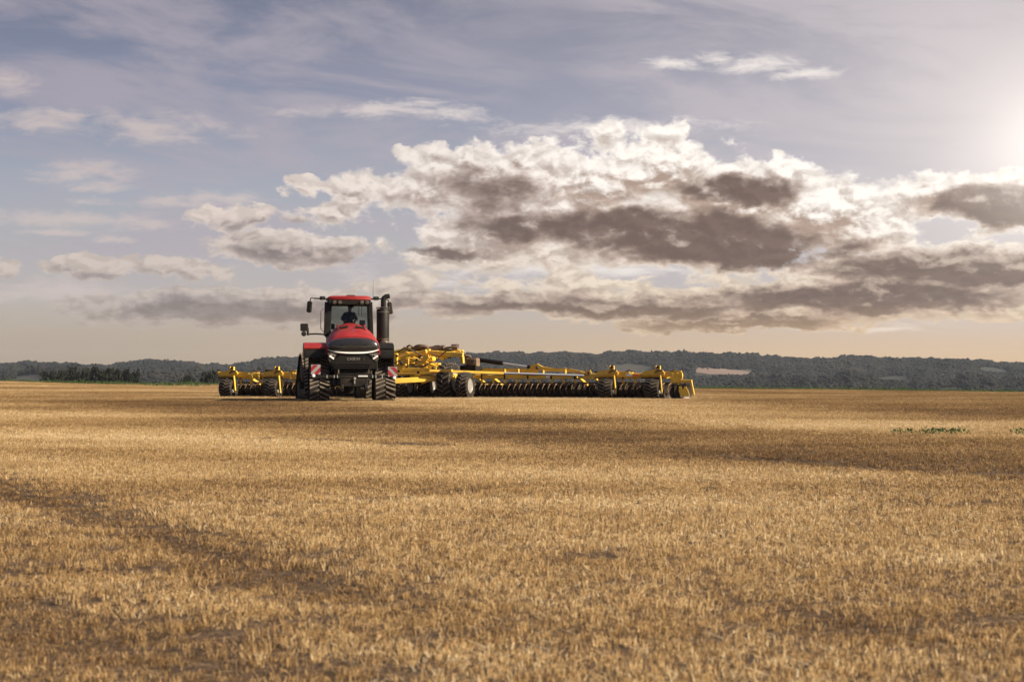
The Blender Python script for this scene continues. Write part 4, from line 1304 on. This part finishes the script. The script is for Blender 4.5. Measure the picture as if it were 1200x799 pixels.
# gauge wheel: tyre with chevron lugs, rim, fork and yellow mounting
def tyre(m, R_, W, n=30, lugs=20, bar_h=.028):
    hw = W / 2
    prof = [(R_ * .56, -hw * .86), (R_ * .62, -hw * .98), (R_ * .80, -hw), (R_ * .92, -hw * .93), (R_ * .965, -hw * .78), (R_ * .975, 0), (R_ * .965, hw * .78), (R_ * .92, hw * .93), (R_ * .80, hw), (R_ * .62, hw * .98), (R_ * .56, hw * .86)]
    m.lathe(prof, (0, 0, 0), 'x', n, close=True); nb = len(m.f)
    for i in range(lugs):
        for sd_ in (-1, 1):
            a = 2 * math.pi * (i + (.5 if sd_ > 0 else 0)) / lugs
            old = m.m
            L = hw * .94
            vs = []
            for (x, da) in ((.02 * sd_, -.10), (L * sd_, .14), (L * sd_, .24), (.02 * sd_, .02)):
                for r in (R_ * .955, R_ * .975 + bar_h):
                    rr = r - (.035 if abs(x) > hw * .8 else 0)
                    q = a + da * .9
                    vs.append((x, rr * math.sin(q), rr * math.cos(q)))
            m.add(vs, [(1, 3, 5, 7), (0, 2, 3, 1), (2, 4, 5, 3), (4, 6, 7, 5), (6, 0, 1, 7)])
    return nb
def lug_slot(me, nb):
    me.materials.append(MAT['tread'])
    for p in me.polygons[nb:]: p.material_index = 1
def rim(m, R_, W):
    m.lathe([(R_ * .60, W * .40), (R_ * .56, W * .46), (R_ * .50, W * .40), (R_ * .46, W * .18), (R_ * .22, W * .12), (R_ * .20, W * .24), (R_ * .05, W * .25)], (0, 0, 0), 'x', 24)
    m.lathe([(R_ * .60, -W * .40), (R_ * .56, -W * .46), (R_ * .50, -W * .40), (R_ * .46, -W * .18), (R_ * .05, -W * .15)], (0, 0, 0), 'x', 24)
mt_ = MB(); nb = tyre(mt_, .42, .60, 30, 18, .04); o = mt_.build('tyre', MAT['rubber'], imp, smooth=30); gt_me = o.data; lug_slot(gt_me, nb); bpy.data.objects.remove(o)
mt_ = MB(); rim(mt_, .42, .60); o = mt_.build('rim', MAT['chassis'], imp); gr_me = o.data; bpy.data.objects.remove(o)
def obj(name, me, parent, mat4):
    o = bpy.data.objects.new(name, me); link(o, parent); o.matrix_local = mat4; return o
def gauge_wheel(px, gpx):
    v = -1.05
    u = P(px, 455, v)[0]
    w = obj('gauge_wheel', gt_me, imp, Matrix.Translation((u, v, .43)) @ Matrix.Rotation(random.uniform(0, .3), 4, 'X'))
    w['label'] = 'black chevron-treaded gauge wheel carrying the wing'
    obj('rim', gr_me, w, Matrix.Identity(4))
    # side arm with white marker
    x = u + .36
    one(lambda q: q.beam((x - .03, v - .12, .98), (x + .03, v - .08, .22), .05, .10, up=(0, 1, 0)), 'wheel_arm', Y_, imp)
    one(lambda q: q.box((x - .07, v - .17, .30), (.085, .02, .13), .01, Euler((0, R(-12), 0)).to_matrix()), 'marker', MAT['white'], imp)
    one(lambda q: q.lathe([(.05, u - .32), (.05, u + .38)], (0, v, .43), 'x', 10), 'wheel_axle', MAT['steel'], imp)
    # hump above the wheel
    one(lambda q: q.prism([(u - .45, 1.048), (u - .38, 1.150), (u - .05, 1.184), (u + .18, 1.245), (u + .40, 1.184), (u + .50, 1.068), (u + .45, 1.0), (u - .40, .98)], v - .08, v + .02), 'wheel_mount', Y_, imp)
    one(lambda q: q.prism([(u + .42, 1.082), (u + .50, 1.150), (u + .92, 1.116), (u + 1.0, 1.014), (u + .5, 1.0)], v + .02, v + .12), 'side_bracket', Y_, imp)
    one(lambda q: q.beam((u - .1, v, 1.034), (u - .1, -.3, .98), .16, .14), 'mount_arm', Y_, imp)
    one(lambda q: q.beam((u + .42, v, 1.034), (u + .42, -.3, .98), .12, .12), 'mount_arm', Y_, imp)
    for dx in (-.085, .085):
        one(lambda q: q.prism([(u + .22 + dx - .025, 1.204), (u + .22 + dx + .025, 1.204), (u + .22 + dx + .02, 1.374), (u + .22 + dx - .02, 1.374)], v - .14, v - .02), 'clamp_plate', Y_, imp)
    one(lambda q: q.lathe([(.055, -.12), (.06, -.10), (.06, .02)], (u + .22, v, 1.313), 'y', 12), 'clamp_pin', MAT['black'], imp)
    one(lambda q: q.box((u + .215, v - .10, 1.255), (.10, .06, .05), .01), 'clamp_spacer', MAT['rim'], imp)
    one(lambda q: q.tube([(u + .10, v - .11, 1.088), (u + .25, v - .13, 1.170), (u + .42, v - .12, 1.204)], .028, 8), 'hose', MAT['hose'], imp)
    one(lambda q: q.box((u - .12, v + .25, .90), (.95, .06, .10), .01), 'mud_scraper', MAT['steel'], imp)
for a in (267.8, 320.3, 711.5, 765.5): gauge_wheel(a, a)
# outer wing front beams, level with the wheel mounts
for a, b in ((258, 309), (300, 352), (692, 757), (748, 800)):
    bar('front_beam', [(a, 439.6), (b, 439.6)], -.95, .14, .16)
for px in (300, 344, 738, 790):
    p = P(px, 437.5, -.9)
    one(lambda q: q.box((p[0], p[1], p[2] - .02), (.30, .2, .14), .02), 'beam_clamp', Y_, imp)
    one(lambda q: q.tube([(p[0] - .2, p[1], p[2] + .05), (p[0], p[1] - .05, p[2] + .14), (p[0] + .25, p[1], p[2] + .06)], .03, 7), 'hose', MAT['hose'], imp)
p = P(737, 439.6, -1.03); one(lambda q: q.box(p, (.26, .012, .09), .003), 'sticker', MAT['white'], imp)
p = P(745.5, 439.4, -1.03); one(lambda q: q.box(p, (.24, .016, .10), .003), 'reflector', MAT['orange'], imp)
p = P(642, 441.2, -.41); one(lambda q: q.box(p, (.16, .012, .12), .003), 'sticker', MAT['white'], imp)
# right end: bracket, side arm, border disc and side plate
plate('end_bracket', [(787, 434.6), (798.5, 434.2), (799, 436.5), (790, 436.8), (790, 442), (799, 442), (799, 444.5), (787, 445)], -1.0, .06)
plate('end_bracket', [(796.5, 436), (799.5, 436), (800, 443.5), (796.5, 443.5)], -1.05, .06)
bar('end_arm', [(786, 446.6), (811, 446.6)], -1.0, .10, .13)
bar('end_leg', [(809.5, 446), (812.8, 462.5)], -1.0, .08, .09)
bar('end_post', [(788, 437), (788, 447)], -1.0, .09, .10)
plate('side_plate', [(795.5, 452.5), (798, 453.5), (800.5, 457.5), (802, 452.5), (804, 453), (806.5, 458.5), (808, 463.8), (798.5, 465), (795.5, 458.5)], -1.2, .03)
for px in (791.5, 797.5, 803.5):
    u = P(px, 455, -.85)[0]
    obj('disc', disc_me, imp, Matrix.Translation((u, -.9, .30)) @ Matrix.Rotation(R(-35), 4, 'Z'))
    one(lambda q: q.tube([(u, -.95, .68), (u + .05, -1.0, .5), (u + .12, -.98, .30)], .03, 7), 'disc_arm', MAT['steel'], imp)
# left end: cap and guard
p = P(259.5, 437.2, -1.0); one(lambda q: q.box(p, (.36, .18, .15), .04), 'end_cap', Y_, imp)
p = P(283, 437.5, -1.02); one(lambda q: q.prism([(p[0] - .02, p[2] + .06), (p[0] + .42, p[2] + .06), (p[0] + .2, p[2] - .12)], -1.06, -1.0), 'gusset', Y_, imp)
for a in (300, 308, 345):
    bar('drop_leg', [(a - 5, 439), (a - 4, 445)], -1.0, .08, .08)

# centre section
for sx in (-1, 1):
    bar('centre_beam', [(462, 413.8 if sx > 0 else 420.5), (478, 409.6 if sx > 0 else 415), (506, 409.8 if sx > 0 else 413.5), (543, 413.0 if sx > 0 else 416)], -1.4 if sx > 0 else -2.0, .17, .20)
bar('brace', [(461, 421.5), (500, 411.5)], -2.2, .14, .16)
bar('brace', [(463, 431.5), (478, 420.5), (496, 424.5), (514, 431.8)], -2.5, .13, .16)
bar('brace', [(478, 420), (478, 436)], -2.55, .13, .13)
bar('brace', [(484, 419), (506, 429)], -2.4, .10, .12)
bar('upright', [(464, 414), (465, 438)], -2.3, .16, .16)
bar('upright', [(502, 409), (503, 424)], -1.9, .16, .18)
bar('upright', [(541, 411), (542, 426)], -1.2, .14, .16)
bar('cross_beam', [(464, 434.2), (512, 432.4)], -2.7, .14, .16)
bar('cross_beam', [(463, 438.6), (500, 437.4), (514, 436.6)], -2.9, .11, .11)
bar('brace', [(467, 417.5), (500, 409.8)], -1.2, .12, .14)
bar('brace', [(462, 427.5), (491, 415)], -1.6, .12, .14)
bar('brace', [(486, 429), (512, 418.5)], -1.9, .12, .14)
bar('brace', [(505, 412), (521, 421)], -2.0, .12, .14)
bar('brace', [(484, 413), (484, 432)], -1.3, .12, .12)
bar('brace', [(470, 424), (512, 426.5)], -1.0, .10, .12)
bar('brace', [(464, 430), (480, 426), (512, 433)], -2.2, .09, .11)
bar('brace', [(468, 434), (476, 427)], -2.75, .08, .10)
bar('brace', [(480, 433), (492, 426), (503, 433)], -2.6, .07, .09)
bar('brace', [(466, 421), (476, 413), (486, 419), (497, 412)], -2.1, .07, .09)
bar('brace', [(505, 419), (513, 412), (523, 419), (533, 412.5)], -2.0, .07, .09)
for px, py, w, h in ((472, 419, .5, .3), (489, 416, .6, .22), (494, 429, .7, .22), (473, 430, .4, .2), (508, 416, .5, .2), (521, 417, .5, .22)):
    p = P(px, py, -.7); one(lambda q: q.box(p, (w, .5, h), .04), 'dark_infill', MAT['chassis'], imp)  # dark boxes added behind the lattice to stand in for its shaded interior
for px, py, v in ((480, 411, -1.6), (470, 426, -2.8), (488, 421.5, -2.7), (499, 428, -2.8), (507, 431.5, -2.85), (515, 411.5, -1.8), (525, 412.5, -1.85), (496, 410, -1.55), (465, 417, -2.4), (467, 435, -2.95), (490, 436, -3.0)):
    p = P(px, py, v); one(lambda q: q.lathe([(.05, .06), (.055, 0), (.03, -.02)], p, 'y', 10), 'pin', MAT['chassis'], imp)
for pts, r in (([(466, 413), (474, 407), (486, 412), (497, 418)], .03), ([(470, 432), (480, 427.5), (492, 431), (506, 424)], .028), ([(505, 414), (515, 418), (524, 410), (536, 409)], .03), ([(462, 426), (468, 422), (474, 428), (478, 436)], .028)):
    one(lambda q: q.tube([P(a_, b_, -2.65) for a_, b_ in pts], r, 7), 'hose', MAT['hose'], imp)
bar('cross_beam', [(500, 413.5), (541, 414.5)], -1.7, .14, .22)
plate('gusset', [(492, 424), (497, 417.5), (502, 415.8), (503, 419), (499, 424.5)], -2.6, .06)
plate('gusset', [(463, 437), (466, 430), (471, 429), (473, 433), (471, 437)], -2.75, .06)
plate('gusset', [(530, 411), (536, 408.5), (541, 412), (539, 416), (531, 415)], -1.6, .1)
p = P(501.5, 420.5, -2.3); one(lambda q: q.box(p, (.62, .3, .20), .05), 'valve_block', Y_, imp)
p = P(511, 428.5, -2.3); one(lambda q: q.box(p, (.40, .3, .22), .04), 'tool_box', Y_, imp)
for a, b, c, r in (((476, 409), (480, 404.5), (484, 408.5), .045), ((485, 409), (493, 405.8), (502, 408.5), .10), ((520, 410), (528, 407), (536, 407), .05), ((497, 418), (508, 423), (513, 421), .04), ((466, 424), (474, 418), (482, 422), .04), ((541, 413), (546, 417), (552, 419), .06)):
    one(lambda q: q.tube([P(*a, -1.7), P((a[0] + b[0]) / 2 - .5, (a[1] + b[1]) / 2 - .8, -1.75), P(*b, -1.8), P((c[0] + b[0]) / 2 + .5, (c[1] + b[1]) / 2 - .8, -1.75), P(*c, -1.7)], r, 9), 'hose', MAT['hose'], imp)
for a, b in (((503, 410), (521, 408.2)), ((486, 408.5), (502, 408.2))):
    one(lambda q: q.tube([P(*a, -1.5), P(*b, -1.5)], .15 if a[0] == 503 else .10, 14), 'folding_ram', MAT['hose'], imp)
p = P(513.5, 405.8, -1.5); one(lambda q: q.box(p, (.30, .22, .10), .03), 'valve', MAT['hose'], imp)
p = P(533.5, 406.2, -1.5); one(lambda q: q.box(p, (.26, .26, .20), .03), 'valve', MAT['hose'], imp)
one(lambda q: q.box(P(533.5, 403.8, -1.5), (.30, .2, .04), .01), 'valve', MAT['hose'], imp)
p = P(554, 424.5, -.6); one(lambda q: q.box(p, (.50, .40, .36), .03), 'control_box', MAT['rust'], imp)
p = P(551, 424, -.82); one(lambda q: q.box(p, (.20, .03, .22), .01), 'box_panel', MAT['steel'], imp)
p = P(557, 424, -.82); one(lambda q: q.box(p, (.14, .03, .24), .01), 'box_panel', MAT['rim'], imp)
p = P(552, 431.5, -.5); one(lambda q: q.box(p, (.75, .7, .26), .04), 'axle_housing', MAT['chassis'], imp)
# small yellow ladder and springs low in the centre
bar('step', [(493, 443.5), (500, 441.5)], -3.0, .08, .07); bar('step', [(494, 449), (503, 446)], -3.0, .08, .07); bar('step_side', [(493.5, 449), (503.5, 440.5)], -3.0, .05, .06)
# drawbar to the tractor
def drawbar():
    h = Matrix.Rotation(-IRZ, 3, 'Z') @ Vector((-7.15 - IO[0], 81.6 - IO[1], 0))
    one(lambda q: (q.beam((-1.2, -2.6, .85), (h.x, h.y, .62), .20, .24)), 'drawbar', Y_, imp)
    one(lambda q: q.beam((1.0, -2.6, .85), (h.x + .5, h.y + .2, .64), .18, .22), 'drawbar', Y_, imp)
    one(lambda q: q.beam((-1.6, -2.6, .88), (1.6, -2.6, .88), .18, .2), 'drawbar_beam', Y_, imp)
    for u in (-1.45, 1.45):
        one(lambda q: q.beam((u, -2.6, .93), (u, 1.2, .93), .18, .2), 'centre_rail', Y_, imp)
    for v in (-.32, 1.05):
        one(lambda q: q.beam((-1.36, v, .93), (1.36, v, .93), .15, .16), 'centre_member', Y_, imp)
drawbar()
# transport wheels
def big_wheel(px, py, v, R_, W):
    u = P(px, py, v)[0]
    m = MB(); nb = tyre(m, R_, W, 36, 20, .045)
    w = m.build('transport_wheel', MAT['rubber'], imp, smooth=30, matrix=Matrix.Translation((u, v, R_ + .02)))
    lug_slot(w.data, nb)
    w['label'] = 'large transport wheel with pale rim in the centre section'
    m = MB(); rim(m, R_, W); m.build('rim', MAT['rim'], w)
    m = MB(); m.lathe([(.08, .0), (.07, W * .26)], (0, 0, 0), 'x', 10); m.build('hub', MAT['steel'], w)
big_wheel(526, 444, -2.3, .74, .62)
big_wheel(545, 450, -2.5, .54, .52)
big_wheel(474, 450, -2.6, .52, .56)
big_wheel(501, 450, -1.75, .54, .5)

# ------------------------------------------------------------------ trees beyond the field edge
leaf2 = pos_material('hedge_foliage', [(.3, (.009, .012, .007)), (.5, (.016, .019, .010)), (.72, (.028, .029, .015))], scale=.9, trans=.2)
def tree_meshes(seed):
    r = np.random.default_rng(seed); rnd = random.Random(seed)
    m = MB(); H = 1.0
    m.tube([(0, 0, 0), (.01, .0, .2), (-.01, .01, .45), (.0, 0, .7)], [.045, .036, .026, .012], 7)
    tips = [(0, 0, .75)]
    for i in range(7):
        a = i * 2.4 + rnd.random(); z0 = .2 + .06 * i; L = rnd.uniform(.22, .38)
        e = (L * math.cos(a), L * math.sin(a), z0 + rnd.uniform(.12, .28)); tips.append(e)
        m.tube([(0, 0, z0), (e[0] * .5, e[1] * .5, z0 + .06), e], [.018, .012, .006], 5)
    q = []
    for t in tips + [(rnd.uniform(-.25, .25), rnd.uniform(-.25, .25), rnd.uniform(.3, .9)) for _ in range(5)]:
        rad = rnd.uniform(.13, .24)
        for _ in range(85):
            d = r.normal(size=3); d /= np.linalg.norm(d)
            p = np.array(t) + d * rad * r.uniform(.35, 1.05) * np.array((1, 1, .9))
            u = r.normal(size=3); u /= np.linalg.norm(u); v = np.cross(u, r.normal(size=3)); v /= np.linalg.norm(v)
            s_ = r.uniform(.022, .042); q.append((p, u * s_, v * s_))
    return m, q
variants = []
for k in range(5):
    m, q = tree_meshes(40 + k)
    o = m.build('trunk', MAT['bark'], None); tm = o.data; bpy.data.objects.remove(o)
    variants.append((tm, leaf_mesh('crown', leaf2, q)))
def far_field_h(x, y): return float(field_h(x, y))
LAB = {'clump': 'dark bushy tree in the long clump beyond the field crest', 'pair': 'small dark bush standing alone beyond the field crest', 'edge': 'dark rounded tree beyond the field crest beside the cultivator wing'}
def hedge_tree(px, top, half, kind, i):
    y = 480 + 40 * random.random(); x = (px - 600) / F * y
    z = far_field_h(x, y) - .2
    h = CZ + (EYE - top) / F * y - z
    t = empty('tree', (x, y, z), random.uniform(0, 6.28))
    w = half / F * y / .42
    t.scale = (w, w, h / .98)
    tm, cm = variants[i % 5]
    obj('trunk', tm, t, Matrix.Identity(4)); obj('crown', cm, t, Matrix.Identity(4))
    tag(t, LAB[kind], 'tree', {'clump': 'trees in the clump beyond the crest', 'pair': 'bushes standing alone beyond the crest', 'edge': 'trees beside the cultivator wing'}[kind])
for i, (px, top, hf_) in enumerate([(57, 434, 9), (66, 432.5, 9), (76, 431.5, 10), (87, 431, 10), (97, 433, 8), (106, 430, 9), (115, 427, 10), (124, 428.5, 9), (133, 432, 9), (142, 434, 8), (149, 431, 7), (157, 431.5, 7)]):
    hedge_tree(px, top, hf_, 'clump', i)
for i, (px, top, hf_) in enumerate([(213, 440, 5), (223, 437.5, 7)]): hedge_tree(px, top, hf_, 'pair', i + 1)
for i, (px, top, hf_) in enumerate([(238, 433.5, 7), (247, 434.5, 8), (256, 433, 8)]): hedge_tree(px, top, hf_, 'edge', i + 2)

# ------------------------------------------------------------------ green growth in the stubble
green = pos_material('weed_leaf', [(.3, (.035, .065, .022)), (.6, (.07, .11, .035)), (.8, (.12, .15, .05))], scale=2.0, trans=.25)
def weed_mesh(seed, n=70, rx=.5, ry=.35, h=.2):
    r = np.random.default_rng(seed); q = []
    for _ in range(n):
        a = r.uniform(0, 6.28); d = math.sqrt(r.random())
        p = np.array((rx * d * math.cos(a), ry * d * math.sin(a), r.uniform(.02, h * (1.1 - .5 * d))))
        u = np.array((math.cos(a * 3), math.sin(a * 3), r.uniform(-.2, .5))); u /= np.linalg.norm(u)
        v = np.cross(u, r.normal(size=3)); v /= np.linalg.norm(v); s_ = r.uniform(.02, .05)
        q.append((p, u * s_, v * s_ * .6))
    return leaf_mesh('weed_clump', green, q)
wm = [weed_mesh(k) for k in range(3)]
def weed(px, py, w, h, lab, grp, i):
    x, y = ray_ground(px, py)
    o = link(bpy.data.objects.new('weed_clump', wm[i % 3]))
    o.location = (x, y, float(ground(x, y)) - .005); o.scale = (w, w, h); o.rotation_euler = (0, 0, i)
    tag(o, lab, 'weeds', grp)
for i, (px, w) in enumerate([(1060, .55), (1085, .45), (1098, .6), (1110, .6), (1124, .6), (1192, .45)]):
    weed(px, 509.5, w, 1.0, 'low green weed clump in the pale stubble right of the cultivator', 'weed clumps in the pale stubble', i)
for i, px in enumerate((178, 188, 197, 206, 215, 226, 238)):
    weed(px, 453, 1.3, 1.5, 'green weed clump on the field crest left of the cultivator', 'weed clumps on the left crest', i)
# green margin along the far edge of the field
n = 900
gx = np.concatenate([rng.uniform(9, 60, 620), rng.uniform(-45, -22, 280)]); gy = rng.uniform(161, 166, n)
gm = [bpy.data.objects.new('grass_tuft', weed_mesh(20 + k, 60, .6, .5, .34)) for k in range(3)]
sc_ = rng.uniform(.5, 1.1, n)
margin = scatter('grass', np.stack([gx, gy, ground(gx, gy)], 1), np.stack([np.zeros(n), np.zeros(n), rng.uniform(0, 6, n)], 1), np.stack([sc_, sc_, sc_ * rng.uniform(.5, 1.1, n)], 1), rng.integers(0, 3, n), gm)
tag(margin, 'thin green margin of grass along the far edge of the field', 'grass', kind='stuff')

# ------------------------------------------------------------------ air
def haze():
    x0, x1, y0, y1, z0, z1 = -5060, 5060, -560, 5060, -36, 74
    m = bpy.data.materials.new('haze_air'); m.use_nodes = True
    nt = m.node_tree; nt.nodes.clear()
    o = nt.nodes.new('ShaderNodeOutputMaterial'); v = nt.nodes.new('ShaderNodeVolumePrincipled')
    v.inputs['Color'].default_value = (.70, .79, .95, 1); v.inputs['Density'].default_value = .000046; v.inputs['Anisotropy'].default_value = .1
    nt.links.new(v.outputs[0], o.inputs['Volume'])
    mb = MB(); mb.box(((x0 + x1) / 2, (y0 + y1) / 2, (z0 + z1) / 2), (x1 - x0, y1 - y0, z1 - z0), b=.5)
    tag(mb.build('haze', m, smooth=0), 'thin bluish haze in the air over the fields', 'haze', kind='stuff')
haze()
